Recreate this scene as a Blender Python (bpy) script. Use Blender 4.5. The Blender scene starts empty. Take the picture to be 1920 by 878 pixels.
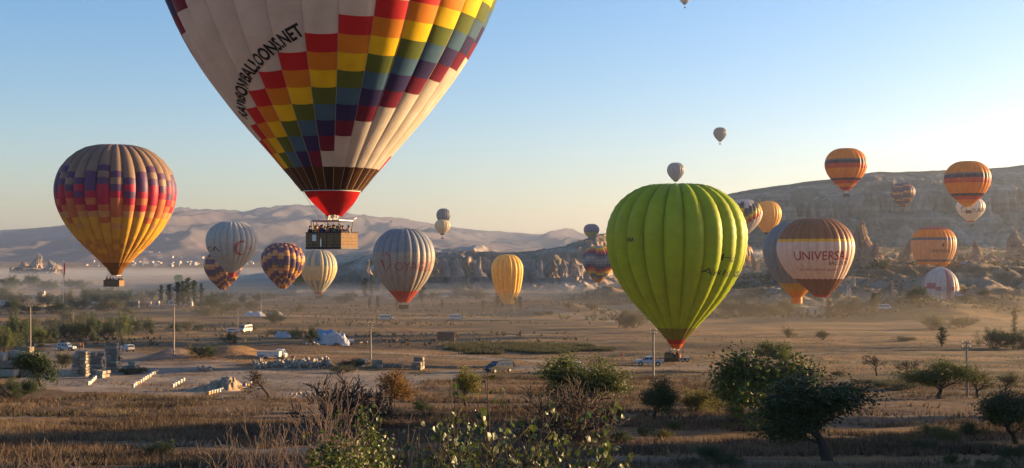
import bpy, bmesh, math, random
import numpy as np
from mathutils import Vector, Matrix

# ------------------------------------------------------------------ camera, sky, sun, exposure
F, HY, CZ = 2318.0, 490.0, 32.0            # focal length in photo pixels, horizon row, camera height
SC = bpy.context.scene
COL = SC.collection
SUN_AZ, SUN_EL = math.radians(69.0), math.radians(8.0)

cam_d = bpy.data.cameras.new('camera')
cam_d.sensor_width = 36.0
cam_d.lens = 36.0 * F / 1920.0
cam_d.shift_y = (HY - 439.0) / 1920.0
cam_d.clip_start, cam_d.clip_end = 0.5, 60000.0
cam = bpy.data.objects.new('camera', cam_d)
COL.objects.link(cam)
cam.location = (0, 0, CZ)
cam.rotation_euler = (math.radians(90), 0, 0)
SC.camera = cam

world = bpy.data.worlds.new('World')
SC.world = world
world.use_nodes = True
wn = world.node_tree
for n in list(wn.nodes):
    wn.nodes.remove(n)
sky = wn.nodes.new('ShaderNodeTexSky')
sky.sky_type = 'NISHITA'
sky.sun_disc = False
sky.sun_elevation = SUN_EL
sky.sun_rotation = SUN_AZ
sky.altitude = 1000.0
sky.air_density = 1.15
sky.dust_density = 1.7
sky.ozone_density = 3.0
bgn = wn.nodes.new('ShaderNodeBackground')
bgn.inputs[1].default_value = 0.084
won = wn.nodes.new('ShaderNodeOutputWorld')
hsv = wn.nodes.new('ShaderNodeHueSaturation')
hsv.inputs['Saturation'].default_value = 1.2
wn.links.new(sky.outputs[0], hsv.inputs['Color'])
wb = wn.nodes.new('ShaderNodeMix'); wb.data_type = 'RGBA'; wb.blend_type = 'MULTIPLY'     # warm white balance of the whole sky
wb.inputs[0].default_value = 1.0
wb.inputs[7].default_value = (1.18, 0.935, 0.97, 1)
wn.links.new(hsv.outputs[0], wb.inputs[6])
wn.links.new(wb.outputs[2], bgn.inputs[0])
wn.links.new(bgn.outputs[0], won.inputs[0])

sun_d = bpy.data.lights.new('sun', 'SUN')
sun_d.energy = 5.0
sun_d.angle = math.radians(0.5)
sun_d.color = (1.0, 0.66, 0.32)
sun = bpy.data.objects.new('sun', sun_d)
COL.objects.link(sun)
S = Vector((math.sin(SUN_AZ) * math.cos(SUN_EL), math.cos(SUN_AZ) * math.cos(SUN_EL), math.sin(SUN_EL)))
sun.rotation_euler = (-S).to_track_quat('-Z', 'Y').to_euler()
sun.location = (300, 100, 200)

vs = SC.view_settings
vs.view_transform, vs.look, vs.exposure, vs.gamma = "Standard", "None", 1.85, 1.0
vs.use_curve_mapping = False
cy = SC.cycles
cy.use_denoising = True
cy.max_bounces, cy.diffuse_bounces, cy.glossy_bounces = 6, 3, 2
cy.transmission_bounces, cy.transparent_max_bounces, cy.volume_bounces = 4, 8, 1
cy.sample_clamp_indirect = 6.0
cy.caustics_reflective = cy.caustics_refractive = False

# ------------------------------------------------------------------ numpy noise
def _hash(ix, iy, seed):
    h = (ix.astype(np.int64) * 374761393 + iy.astype(np.int64) * 668265263 + seed * 1442695041) & 0xffffffff
    h = ((h ^ (h >> 13)) * 1274126177) & 0xffffffff
    return ((h ^ (h >> 16)) & 0xffff) / 65535.0

def vnoise(x, y, seed=0):
    x, y = np.asarray(x, float), np.asarray(y, float)
    ix, iy = np.floor(x), np.floor(y)
    fx, fy = x - ix, y - iy
    fx, fy = fx * fx * fx * (fx * (fx * 6 - 15) + 10), fy * fy * fy * (fy * (fy * 6 - 15) + 10)
    a, b = _hash(ix, iy, seed), _hash(ix + 1, iy, seed)
    c, d = _hash(ix, iy + 1, seed), _hash(ix + 1, iy + 1, seed)
    return (a * (1 - fx) + b * fx) * (1 - fy) + (c * (1 - fx) + d * fx) * fy

def fbm(x, y, seed=0, octs=4, gain=0.5):
    s, a, t = 0.0, 1.0, 0.0
    for o in range(octs):
        s = s + a * vnoise(np.asarray(x) * 2 ** o + 17.3 * o, np.asarray(y) * 2 ** o - 9.1 * o, seed + o)
        t += a
        a *= gain
    return s / t

def ridged(x, y, seed=0, octs=4, gain=0.5):
    s, a, t = 0.0, 1.0, 0.0
    for o in range(octs):
        n = 1 - np.abs(2 * vnoise(np.asarray(x) * 2 ** o + 31.7 * o, np.asarray(y) * 2 ** o + 5.3 * o, seed + o) - 1)
        s = s + a * n * n
        t += a
        a *= gain
    return s / t

def sstep(a, b, x):
    t = np.clip((np.asarray(x, float) - a) / (b - a), 0, 1)
    return t * t * (3 - 2 * t)

# ------------------------------------------------------------------ object helpers
def tag(o, label=None, cat=None, group=None, kind=None):
    if label: o['label'] = label
    if cat: o['category'] = cat
    if group: o['group'] = group
    if kind: o['kind'] = kind
    return o

def empty(name, loc=(0, 0, 0), rz=0.0, label=None, cat=None, group=None):
    o = bpy.data.objects.new(name, None)
    o.empty_display_size = 0.5
    COL.objects.link(o)
    o.location = loc
    o.rotation_euler = (0, 0, rz)
    return tag(o, label, cat, group)

def link(name, me, parent=None, loc=None, rz=None):
    o = bpy.data.objects.new(name, me)
    COL.objects.link(o)
    if parent is not None: o.parent = parent
    if loc is not None: o.location = loc
    if rz is not None: o.rotation_euler = (0, 0, rz)
    return o

def copy_tree(o, parent=None):
    c = o.copy()
    COL.objects.link(c)
    c.parent = parent
    for ch in o.children:
        copy_tree(ch, c)
    return c

def np_mesh(name, verts, faces, mats, midx=None, smooth=False):
    """faces: (n,k) int array of equal-sized polygons"""
    verts = np.asarray(verts, np.float32)
    faces = np.asarray(faces, np.int32)
    me = bpy.data.meshes.new(name)
    n, k = faces.shape
    me.vertices.add(len(verts))
    me.vertices.foreach_set('co', verts.ravel())
    me.loops.add(n * k)
    me.loops.foreach_set('vertex_index', faces.ravel())
    me.polygons.add(n)
    me.polygons.foreach_set('loop_start', np.arange(0, n * k, k, dtype=np.int32))
    for m in (mats if isinstance(mats, (list, tuple)) else [mats]):
        me.materials.append(m)
    if midx is not None:
        me.polygons.foreach_set('material_index', np.asarray(midx, np.int32))
    me.polygons.foreach_set('use_smooth', np.full(n, smooth, dtype=bool))
    me.update(calc_edges=True)
    return me

class MB:
    """collects boxes, tubes and faces, then becomes one mesh"""
    def __init__(self):
        self.v, self.f, self.m = [], [], []
    def add(self, verts, faces, mi=0):
        b = len(self.v)
        self.v.extend([tuple(p) for p in verts])
        for fc in faces:
            self.f.append(tuple(i + b for i in fc))
            self.m.append(mi)
        return self
    def box(self, x0, x1, y0, y1, z0, z1, mi=0, top=1.0):
        cx, cy_ = (x0 + x1) / 2, (y0 + y1) / 2
        p = [(x0, y0, z0), (x1, y0, z0), (x1, y1, z0), (x0, y1, z0)]
        p += [(cx + (x - cx) * top, cy_ + (y - cy_) * top, z1) for x, y, _ in p[:4]]
        return self.add(p, [(0, 3, 2, 1), (4, 5, 6, 7), (0, 1, 5, 4), (1, 2, 6, 5), (2, 3, 7, 6), (3, 0, 4, 7)], mi)
    def tube(self, p0, p1, r0, r1=None, n=6, mi=0, caps=True):
        r1 = r0 if r1 is None else r1
        p0, p1 = Vector(p0), Vector(p1)
        d = (p1 - p0)
        if d.length < 1e-6: return self
        d.normalize()
        a = d.orthogonal().normalized()
        b = d.cross(a)
        vs_ = []
        for p, r in ((p0, r0), (p1, r1)):
            for i in range(n):
                t = 2 * math.pi * i / n
                vs_.append(p + a * (r * math.cos(t)) + b * (r * math.sin(t)))
        fs = [(i, (i + 1) % n, n + (i + 1) % n, n + i) for i in range(n)]
        if caps:
            fs += [tuple(range(n - 1, -1, -1)), tuple(range(n, 2 * n))]
        return self.add(vs_, fs, mi)
    def path(self, pts, rads, n=5, mi=0):
        """continuous tapered tube along a polyline"""
        P = [Vector(p) for p in pts]
        vs_, fs = [], []
        a = None
        for i, p in enumerate(P):
            d = (P[min(i + 1, len(P) - 1)] - P[max(i - 1, 0)]).normalized()
            if a is None: a = d.orthogonal().normalized()
            a = (a - d * a.dot(d)).normalized()
            b = d.cross(a)
            for k in range(n):
                t = 2 * math.pi * k / n
                vs_.append(p + (a * math.cos(t) + b * math.sin(t)) * rads[i])
            if i:
                o0, o1 = (i - 1) * n, i * n
                fs += [(o0 + k, o0 + (k + 1) % n, o1 + (k + 1) % n, o1 + k) for k in range(n)]
        fs.append(tuple(range((len(P) - 1) * n, len(P) * n)))
        return self.add(vs_, fs, mi)
    def mesh(self, name, mats, smooth=False):
        me = bpy.data.meshes.new(name)
        me.from_pydata(self.v, [], self.f)
        for m in (mats if isinstance(mats, (list, tuple)) else [mats]):
            me.materials.append(m)
        me.polygons.foreach_set('material_index', self.m)
        me.polygons.foreach_set('use_smooth', [smooth] * len(self.f))
        me.update()
        return me
    def obj(self, name, mats, parent=None, smooth=False, loc=None, rz=None):
        return link(name, self.mesh(name, mats, smooth), parent, loc, rz)

# ------------------------------------------------------------------ materials
_mc = {}
def mat(name, col, rough=0.8, var=0.15, scale=3.0, bump=0.0, bscale=20.0, metal=0.0, spec=0.3, coords='Object', island=0.0, trans=0.0, stretch=None, bdist=None):
    """principled material whose colour is broken by noise (and per loose piece when island > 0)"""
    key = (name,)
    if key in _mc: return _mc[key]
    m = bpy.data.materials.new(name)
    m.use_nodes = True
    nt = m.node_tree
    L = nt.links
    b = nt.nodes['Principled BSDF']
    b.inputs['Roughness'].default_value = rough
    b.inputs['Metallic'].default_value = metal
    b.inputs['Specular IOR Level'].default_value = spec
    tc = nt.nodes.new('ShaderNodeTexCoord')
    src = tc.outputs[coords]
    if stretch:
        mp = nt.nodes.new('ShaderNodeMapping')
        mp.inputs['Scale'].default_value = stretch
        L.new(src, mp.inputs[0]); src = mp.outputs[0]
    nz = nt.nodes.new('ShaderNodeTexNoise')
    nz.inputs['Scale'].default_value = scale
    nz.inputs['Detail'].default_value = 5.0
    L.new(src, nz.inputs['Vector'])
    mx = nt.nodes.new('ShaderNodeMix'); mx.data_type = 'RGBA'
    c = np.array(col[:3])
    mx.inputs[6].default_value = (*np.clip(c * (1 - var), 0, 1), 1)
    mx.inputs[7].default_value = (*np.clip(c * (1 + var), 0, 1), 1)
    rp = nt.nodes.new('ShaderNodeMapRange')
    rp.inputs[1].default_value, rp.inputs[2].default_value = 0.3, 0.7
    L.new(nz.outputs[0], rp.inputs[0])
    L.new(rp.outputs[0], mx.inputs[0])
    out_c = mx.outputs[2]
    if island > 0:
        ge = nt.nodes.new('ShaderNodeNewGeometry')
        hs = nt.nodes.new('ShaderNodeHueSaturation')
        ma = nt.nodes.new('ShaderNodeMapRange')
        ma.inputs[3].default_value, ma.inputs[4].default_value = 1 - island, 1 + island
        L.new(ge.outputs['Random Per Island'], ma.inputs[0])
        L.new(ma.outputs[0], hs.inputs['Value'])
        mh = nt.nodes.new('ShaderNodeMapRange')
        mh.inputs[3].default_value, mh.inputs[4].default_value = 0.5 - island * 0.06, 0.5 + island * 0.05
        L.new(ge.outputs['Random Per Island'], mh.inputs[0])
        L.new(mh.outputs[0], hs.inputs['Hue'])
        L.new(out_c, hs.inputs['Color'])
        out_c = hs.outputs[0]
    L.new(out_c, b.inputs['Base Color'])
    if bump > 0:
        n2 = nt.nodes.new('ShaderNodeTexNoise')
        n2.inputs['Scale'].default_value = bscale
        n2.inputs['Detail'].default_value = 6.0
        L.new(src, n2.inputs['Vector'])
        bp = nt.nodes.new('ShaderNodeBump')
        bp.inputs['Strength'].default_value = bump
        if bdist: bp.inputs['Distance'].default_value = bdist
        L.new(n2.outputs[0], bp.inputs['Height'])
        L.new(bp.outputs[0], b.inputs['Normal'])
    if trans > 0:
        tr = nt.nodes.new('ShaderNodeBsdfTranslucent')
        L.new(out_c, tr.inputs[0])
        ms = nt.nodes.new('ShaderNodeMixShader')
        ms.inputs[0].default_value = trans
        L.new(b.outputs[0], ms.inputs[1]); L.new(tr.outputs[0], ms.inputs[2])
        L.new(ms.outputs[0], nt.nodes['Material Output'].inputs[0])
    _mc[key] = m
    return m

def fabric(col, name=None):
    c = tuple(round(v, 3) for v in col)
    return mat(name or 'balloon_nylon_%d_%d_%d' % tuple(int(v * 255) for v in c), c, rough=0.5, var=0.10, scale=0.5, spec=0.25, trans=0.27, bump=0.35, bscale=0.9, bdist=0.12)

M = dict(
    wicker=mat('wicker', (0.21, 0.12, 0.055), 0.8, 0.35, 9.0, 0.6, 30.0, stretch=(1, 1, 5)),
    wicker_dark=mat('wicker_dark', (0.10, 0.055, 0.03), 0.8, 0.3, 9.0, 0.6, 30.0, stretch=(1, 1, 5)),
    leather=mat('padded_leather', (0.035, 0.022, 0.018), 0.6),
    steel=mat('brushed_steel', (0.62, 0.58, 0.52), 0.35, 0.1, metal=0.7),
    dark_metal=mat('dark_metal', (0.05, 0.05, 0.05), 0.5, metal=0.4),
    white_board=mat('white_board', (0.72, 0.68, 0.6), 0.6, 0.08),
    rope=mat('rope', (0.10, 0.09, 0.08), 0.9),
    seam=mat('load_tape', (0.55, 0.42, 0.28), 0.7),
    print_black=mat('print_black', (0.012, 0.012, 0.014), 0.6),
    print_red=mat('print_red', (0.42, 0.03, 0.03), 0.6),
    print_brick=mat('print_brick', (0.36, 0.085, 0.07), 0.6),
    print_green=mat('print_dark_green', (0.05, 0.06, 0.008), 0.6),
    print_brown=mat('print_brown', (0.14, 0.06, 0.04), 0.6),
    bark=mat('bark', (0.055, 0.038, 0.028), 0.9, 0.3, 6.0, 0.6, 25.0),
    bark_grey=mat('bark_grey', (0.09, 0.065, 0.05), 0.9, 0.3, 6.0, 0.5, 25.0),
    twig_pale=mat('twig_pale', (0.15, 0.105, 0.08), 0.9, 0.3, 6.0),
    leaf=mat('leaf_green', (0.092, 0.112, 0.018), 0.55, 0.3, 0.7, spec=0.35, island=0.45, trans=0.3),
    leaf_dark=mat('leaf_dark_green', (0.034, 0.058, 0.014), 0.55, 0.3, 0.7, spec=0.35, island=0.45, trans=0.25),
    leaf_yellow=mat('leaf_yellow_green', (0.14, 0.125, 0.02), 0.55, 0.3, 0.7, spec=0.3, island=0.5, trans=0.32),
    leaf_autumn=mat('leaf_autumn', (0.20, 0.10, 0.02), 0.6, 0.4, 0.7, island=0.5, trans=0.3),
    leaf_olive=mat('leaf_olive', (0.11, 0.105, 0.05), 0.65, 0.25, 0.7, island=0.4, trans=0.25),
    leaf_near=mat('leaf_near', (0.058, 0.078, 0.015), 0.45, 0.25, 3.0, spec=0.45, island=0.4, trans=0.3),
    concrete=mat('pole_concrete', (0.30, 0.25, 0.19), 0.85, 0.15, 3.0, 0.3, 12.0),
    wood=mat('weathered_wood', (0.16, 0.09, 0.055), 0.85, 0.3, 4.0, 0.4, 14.0, stretch=(1, 1, 6)),
    stone=mat('cut_stone', (0.20, 0.16, 0.12), 0.9, 0.25, 2.5, 0.5, 9.0),
    stone_pale=mat('pale_stone', (0.30, 0.25, 0.19), 0.9, 0.2, 2.5, 0.5, 9.0),
    rock=mat('tuff_rock', (0.30, 0.20, 0.125), 0.95, 0.3, 0.25, 0.9, 0.9, stretch=(1, 1, 0.4)),
    rock_pale=mat('pale_tuff', (0.36, 0.28, 0.215), 0.95, 0.25, 0.25, 0.9, 0.8, stretch=(1, 1, 0.4)),
    sand=mat('heaped_sand', (0.30, 0.21, 0.13), 0.95, 0.18, 1.5, 0.5, 6.0),
    car_white=mat('car_white', (0.42, 0.41, 0.40), 0.3, 0.04, spec=0.5),
    car_dark=mat('car_dark', (0.02, 0.02, 0.023), 0.5, 0.1, spec=0.15),
    car_blue=mat('car_pale_blue', (0.34, 0.42, 0.46), 0.35, 0.05, spec=0.5),
    glass=mat('car_glass', (0.02, 0.025, 0.03), 0.08, 0.1, spec=0.8),
    rubber=mat('tyre_rubber', (0.02, 0.02, 0.02), 0.9),
    lamp_red=mat('tail_lamp', (0.4, 0.02, 0.02), 0.3),
    lamp_clear=mat('head_lamp', (0.7, 0.7, 0.65), 0.15),
    skin=mat('skin', (0.42, 0.24, 0.16), 0.6),
    hair=mat('hair_dark', (0.02, 0.014, 0.01), 0.7),
    wall_white=mat('wall_white', (0.40, 0.37, 0.34), 0.9, 0.1, 0.8),
    wall_tan=mat('wall_tan', (0.46, 0.38, 0.28), 0.9, 0.12, 0.8),
    wall_pink=mat('wall_pink', (0.52, 0.30, 0.24), 0.9, 0.1, 0.8),
    roof_flat=mat('roof_flat', (0.40, 0.33, 0.27), 0.9, 0.15, 1.0),
    roof_tile=mat('roof_tile', (0.36, 0.17, 0.10), 0.9, 0.2, 2.0),
    window_dark=mat('window_dark', (0.03, 0.035, 0.04), 0.15, spec=0.6),
    tarp_white=mat('tarp_white', (0.36, 0.36, 0.38), 0.45, 0.08, 2.0, 0.4, 3.0),
    tarp_blue=mat('tarp_blue', (0.13, 0.28, 0.42), 0.45, 0.12, 2.0, 0.3, 3.0),
    hive_white=mat('hive_white', (0.38, 0.36, 0.33), 0.7), hive_blue=mat('hive_blue', (0.36, 0.47, 0.55), 0.7),
    hive_orange=mat('hive_orange', (0.55, 0.27, 0.09), 0.7), hive_lid=mat('hive_lid', (0.52, 0.5, 0.46), 0.5),
    horse=mat('horse_coat', (0.10, 0.05, 0.03), 0.7, 0.2, 2.0), mane=mat('horse_mane', (0.02, 0.013, 0.01), 0.8),
    flag_red=mat('flag_red', (0.50, 0.015, 0.02), 0.7, 0.05, trans=0.25),
    asphalt=mat('asphalt', (0.075, 0.072, 0.07), 0.9, 0.2, 0.4, 0.2, 20.0),
)
# ------------------------------------------------------------------ the shape of the land
_D = np.log([1, 10, 20, 30, 45, 60, 90, 120, 160, 200, 240, 300, 400, 550, 700, 900, 1200, 2000, 3000, 4500, 6000, 30000])
_ZL = np.array([-1.8, -3.2, -4.8, -6.2, -8.0, -9.9, -12.4, -14.3, -16.3, -18, -19.7, -22, -24.5, -26.3, -27.2, -28, -29, -30, -28, -6, 6, 6])
_DR = np.log([1, 10, 20, 30, 45, 60, 90, 120, 160, 200, 240, 300, 400, 520, 560, 600, 660, 720, 800, 1000, 1300, 2000, 30000])
_ZR = np.array([-1.8, -3.2, -4.8, -6.2, -8.0, -9.9, -12.4, -14.3, -16.3, -18, -19.7, -22, -24.5, -25.4, -22.5, -18.5, -12.5, -4, -2.5, 4, 12, 14, 14])

def pxw(px, d):                                   # photo column at depth d -> world x
    return (px - 960.0) / F * d

BUMPS = []                                        # (x, y, sx, sy, h): banks and mounds
def bump(px, d, wpx, sy, h):
    BUMPS.append((pxw(px, d), d, wpx / F * d, sy, h))
bump(330, 258, 60, 9, 2.4)
bump(445, 262, 55, 10, 3.0)
bump(400, 285, 60, 14, 1.6)
bump(560, 330, 90, 16, 1.0)
bump(1780, 540, 110, 34, 4.5)
bump(1890, 570, 90, 30, 5.0)
bump(1680, 560, 60, 22, 4.0)
bump(1060, 640, 80, 40, 5.0)
bump(1000, 760, 120, 60, 4.0)
bump(1135, 820, 60, 50, 7.0)
bump(1880, 690, 120, 25, 3.0)

def ground(x, y):
    x, y = np.asarray(x, float), np.asarray(y, float)
    yy = np.maximum(y, 1.0)
    ly = np.log(yy)
    az = x / np.maximum(y, 8.0)
    w = sstep(0.02, 0.30, az) * sstep(40, 300, yy)
    z = np.interp(ly, _D, _ZL) * (1 - w) + np.interp(ly, _DR, _ZR) * w
    z = z + (fbm(x / 7, y / 7, 3, 3) - 0.5) * 0.45 * sstep(20, 60, yy)
    z = z + (fbm(x / 40, y / 40, 5, 3) - 0.5) * 1.7 * sstep(70, 260, yy)
    z = z + (fbm(x / 160, y / 160, 8, 3) - 0.5) * 3.0 * sstep(300, 900, yy)
    wg = sstep(0.03, 0.16, az) * sstep(520, 640, yy) * (1 - sstep(2200, 3000, yy))
    z = z + wg * ((ridged(x / 90, y / 70, 11, 5, 0.55) - 0.45) * 10.0 + (ridged(x / 26, y / 24, 13, 5, 0.62) - 0.45) * 7.5)
    for bx, by, sx, sy, h in BUMPS:
        e = ((x - bx) / sx) ** 2 + ((y - by) / sy) ** 2
        z = z + h * np.exp(-e) * (0.8 + 0.4 * fbm(x / 9, y / 9, 21, 3))
    return z + CZ

def gz(x, y):
    return float(ground(np.array([x]), np.array([y]))[0])

_rd = np.concatenate([np.arange(8, 60, 0.5), np.arange(60, 300, 1.0), np.arange(300, 1400, 3.0), np.geomspace(1400, 9000, 300)])
def gp(px, py, dmin=8.0):
    """the point of the ground that the photo shows at px, py"""
    d = _rd[_rd >= dmin]
    x = (px - 960.0) / F * d
    ray = CZ - (py - HY) / F * d
    g = ground(x, d)
    hit = np.nonzero(g >= ray)[0]
    i = hit[0] if len(hit) else len(d) - 1
    return Vector((x[i], d[i], g[i]))

def at_d(px, d):
    x = pxw(px, d)
    return Vector((x, d, gz(x, d)))

def in_poly(x, y, poly):
    ins = np.zeros(np.shape(x), bool)
    n = len(poly)
    for i in range(n):
        x0, y0 = poly[i]; x1, y1 = poly[(i + 1) % n]
        if y0 == y1: continue
        c = ((y0 > y) != (y1 > y)) & (x < (x1 - x0) * (y - y0) / (y1 - y0) + x0)
        ins ^= c
    return ins

def px_poly(pts):
    return [(gp(a, b).x, gp(a, b).y) for a, b in pts]

def seg_dist(x, y, pts):
    best = np.full(np.shape(x), 1e9)
    for (x0, y0), (x1, y1) in zip(pts[:-1], pts[1:]):
        dx, dy = x1 - x0, y1 - y0
        t = np.clip(((x - x0) * dx + (y - y0) * dy) / (dx * dx + dy * dy), 0, 1)
        best = np.minimum(best, np.hypot(x - x0 - t * dx, y - y0 - t * dy))
    return best

CLEAR = px_poly([(40, 726), (320, 744), (420, 748), (560, 748), (700, 744), (800, 716), (770, 700), (640, 694), (470, 690), (440, 678), (300, 668), (220, 655), (70, 652)])
PATHS = [(px_poly([(0, 640), (110, 650), (240, 660), (330, 668)]), 2.5),
                  (px_poly([(800, 712), (860, 700), (960, 690), (1060, 697), (1200, 690), (1330, 690)]), 5.0),
         (px_poly([(640, 660), (760, 664), (860, 668), (1000, 676), (1130, 700)]), 2.5),
         (px_poly([(1120, 644), (1300, 634), (1480, 628), (1700, 622)]), 1.8),
         (px_poly([(940, 575), (1000, 580), (1080, 592), (1160, 604), (1330, 606)]), 3.0),
         (px_poly([(850, 655), (950, 630), (1010, 625)]), 1.0),
         (px_poly([(600, 668), (900, 672), (1300, 684), (1920, 690)]), 0.5), (px_poly([(600, 671), (900, 675), (1300, 687), (1920, 693)]), 0.5),
         (px_poly([(1240, 690), (1420, 668), (1600, 655), (1920, 640)]), 0.5), (px_poly([(1245, 693), (1425, 671), (1605, 658), (1920, 643)]), 0.5),
         (px_poly([(620, 625), (800, 628), (1100, 622), (1300, 616)]), 0.6), (px_poly([(1600, 680), (1750, 668), (1920, 672)]), 0.5)]
PLOUGH = px_poly([(1560, 742), (1920, 742), (1980, 800), (1560, 800), (1480, 770)])
WEEDS = px_poly([(840, 650), (940, 645), (1120, 648), (1160, 658), (1060, 663), (860, 664)])

def cover(x, y, z):
    """colour of the bare land (what grows or lies there), per vertex"""
    n1 = fbm(x / 30, y / 14, 41, 4)
    n2 = fbm(x / 6, y / 6, 43, 4)
    n3 = fbm(x / 220, y / 45, 47, 3)
    dry = np.array([0.31, 0.183, 0.082]); brown = np.array([0.155, 0.10, 0.06]); straw = np.array([0.45, 0.265, 0.115])
    green = np.array([0.115, 0.11, 0.05]); dust = np.array([0.43, 0.36, 0.285]); tuff = np.array([0.46, 0.345, 0.235])
    c = dry[None] * np.ones((len(x), 1))
    def mix(c, col, w):
        w = np.clip(w, 0, 1)[:, None]
        return c * (1 - w) + col[None] * w
    far = sstep(150, 330, y)
    c = mix(c, straw, far * 0.55)
    c = mix(c, brown, sstep(0.50, 0.66, n1) * 0.7)
    c = mix(c, straw, sstep(0.52, 0.70, n3) * far * 0.7)
    c = mix(c, green, sstep(0.54, 0.66, fbm(x / 60, y / 11, 53, 4)) * 0.6 * sstep(90, 200, y))
    c = mix(c, brown, sstep(0.56, 0.64, fbm(x / 260, y / 16, 57, 3)) * 0.55 * far)
    wg = sstep(0.03, 0.16, x / np.maximum(y, 8)) * sstep(520, 640, y)
    c = mix(c, tuff, wg * sstep(0.5, 0.7, ridged(x / 26, y / 24, 13, 4, 0.6)) * 0.6)
    c = mix(c, tuff, wg * sstep(0.45, 0.62, fbm(x / 50, y / 25, 61, 4)) * 0.85)
    c = mix(c, green * 0.9, wg * sstep(0.56, 0.68, fbm(x / 30, y / 20, 67, 4)) * 0.7)
    jx, jy = x + (n2 - 0.5) * 7, y + (fbm(x / 8, y / 5, 71, 3) - 0.5) * 9
    c = mix(c, dust, in_poly(jx, jy, CLEAR) * (0.72 + 0.5 * (n2 - 0.5)) * (1 - 0.7 * sstep(0.56, 0.68, fbm(x / 16, y / 5, 73, 3))))
    for pts, wd in PATHS:
        dd = seg_dist(jx * 0.6 + x * 0.4, jy * 0.5 + y * 0.5, pts)
        c = mix(c, dust, (1 - sstep(wd * 0.5, wd * 1.3, dd)) * 0.6)
    cxp = (x + y * 0.25 + (fbm(x / 90, y / 60, 59, 2) - 0.5) * 30) / 130                    # field parcels
    cyp = (y - x * 0.06 + (fbm(x / 120, y / 70, 63, 2) - 0.5) * 24) / 34
    par = _hash(np.floor(cxp), np.floor(cyp), 77)
    fp = sstep(225, 260, y) * (1 - sstep(900, 1300, y)) * (1 - wg)
    c = c * (1 + fp * (0.75 + 0.5 * par - 1))[:, None]
    edge = np.minimum(np.abs(cyp - np.round(cyp)) * 34, np.abs(cxp - np.round(cxp)) * 130)
    c = mix(c, green * 0.8, fp * (1 - sstep(0.4, 1.8, edge)) * 0.55)
    pl = in_poly(x, y, PLOUGH)
    fur = 0.5 + 0.5 * np.sin((y * 1.0 + x * 0.12) * 2.6 + 3 * fbm(x / 20, y / 8, 79, 2))
    c = mix(c, np.array([0.19, 0.125, 0.085]), pl * (0.55 + 0.3 * fur))
    c = mix(c, green * 0.8, in_poly(jx, jy, WEEDS) * 0.35)
    bare = sstep(0.60, 0.70, fbm(x / 12, y / 6, 83, 4)) * (1 - sstep(90, 140, y))
    c = mix(c, dust * 0.8, bare * 0.6)
    c = c * (0.82 + 0.36 * n2)[:, None] * 0.56
    return np.clip(c, 0, 1)

def land_mat(name, use_attr=True, col=(0.4, 0.3, 0.2), strata=False, bump_s=0.5, bscale=0.6):
    m = bpy.data.materials.new(name)
    m.use_nodes = True
    nt = m.node_tree; L = nt.links
    b = nt.nodes['Principled BSDF']
    b.inputs['Roughness'].default_value = 0.97
    b.inputs['Specular IOR Level'].default_value = 0.1
    geo = nt.nodes.new('ShaderNodeNewGeometry')
    nz = nt.nodes.new('ShaderNodeTexNoise'); nz.inputs['Scale'].default_value = bscale; nz.inputs['Detail'].default_value = 8.0
    L.new(geo.outputs['Position'], nz.inputs['Vector'])
    mr = nt.nodes.new('ShaderNodeMapRange')
    mr.inputs[1].default_value, mr.inputs[2].default_value, mr.inputs[3].default_value, mr.inputs[4].default_value = 0.3, 0.7, 0.72, 1.25
    L.new(nz.outputs[0], mr.inputs[0])
    at = nt.nodes.new('ShaderNodeAttribute'); at.attribute_name = 'cover'
    vm = nt.nodes.new('ShaderNodeVectorMath'); vm.operation = 'SCALE'
    L.new(at.outputs['Color'], vm.inputs[0]); L.new(mr.outputs[0], vm.inputs['Scale'])
    csrc = vm.outputs[0]
    if strata:
        mp = nt.nodes.new('ShaderNodeMapping'); mp.inputs['Scale'].default_value = (0.004, 0.004, 0.16)
        L.new(geo.outputs['Position'], mp.inputs[0])
        n2 = nt.nodes.new('ShaderNodeTexNoise'); n2.inputs['Scale'].default_value = 1.0; n2.inputs['Detail'].default_value = 4.0
        L.new(mp.outputs[0], n2.inputs['Vector'])
        m2 = nt.nodes.new('ShaderNodeMapRange')
        m2.inputs[1].default_value, m2.inputs[2].default_value, m2.inputs[3].default_value, m2.inputs[4].default_value = 0.35, 0.65, 0.75, 1.2
        L.new(n2.outputs[0], m2.inputs[0])
        v2 = nt.nodes.new('ShaderNodeVectorMath'); v2.operation = 'SCALE'
        L.new(csrc, v2.inputs[0]); L.new(m2.outputs[0], v2.inputs['Scale'])
        csrc = v2.outputs[0]
    L.new(csrc, b.inputs['Base Color'])
    bp = nt.nodes.new('ShaderNodeBump'); bp.inputs['Strength'].default_value = bump_s; bp.inputs['Distance'].default_value = 1.0 / bscale * 0.25
    L.new(nz.outputs[0], bp.inputs['Height']); L.new(bp.outputs[0], b.inputs['Normal'])
    return m

def field_obj(name, az, ds, zf, cf, material, kind='structure'):
    A, Dd = np.meshgrid(az, ds)
    x, y = A * Dd, Dd
    z = zf(x, y)
    nr, nc = A.shape
    idx = np.arange(nr * nc).reshape(nr, nc)
    q = np.stack([idx[:-1, :-1], idx[:-1, 1:], idx[1:, 1:], idx[1:, :-1]], -1).reshape(-1, 4)
    me = np_mesh(name, np.stack([x, y, z], -1).reshape(-1, 3), q, material, smooth=True)
    c = cf(x.ravel(), y.ravel(), z.ravel())
    ca = me.color_attributes.new('cover', 'FLOAT_COLOR', 'POINT')
    ca.data.foreach_set('color', np.concatenate([c, np.ones((len(c), 1))], 1).astype(np.float32).ravel())
    o = link(name, me)
    o['kind'] = kind
    return o

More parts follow.
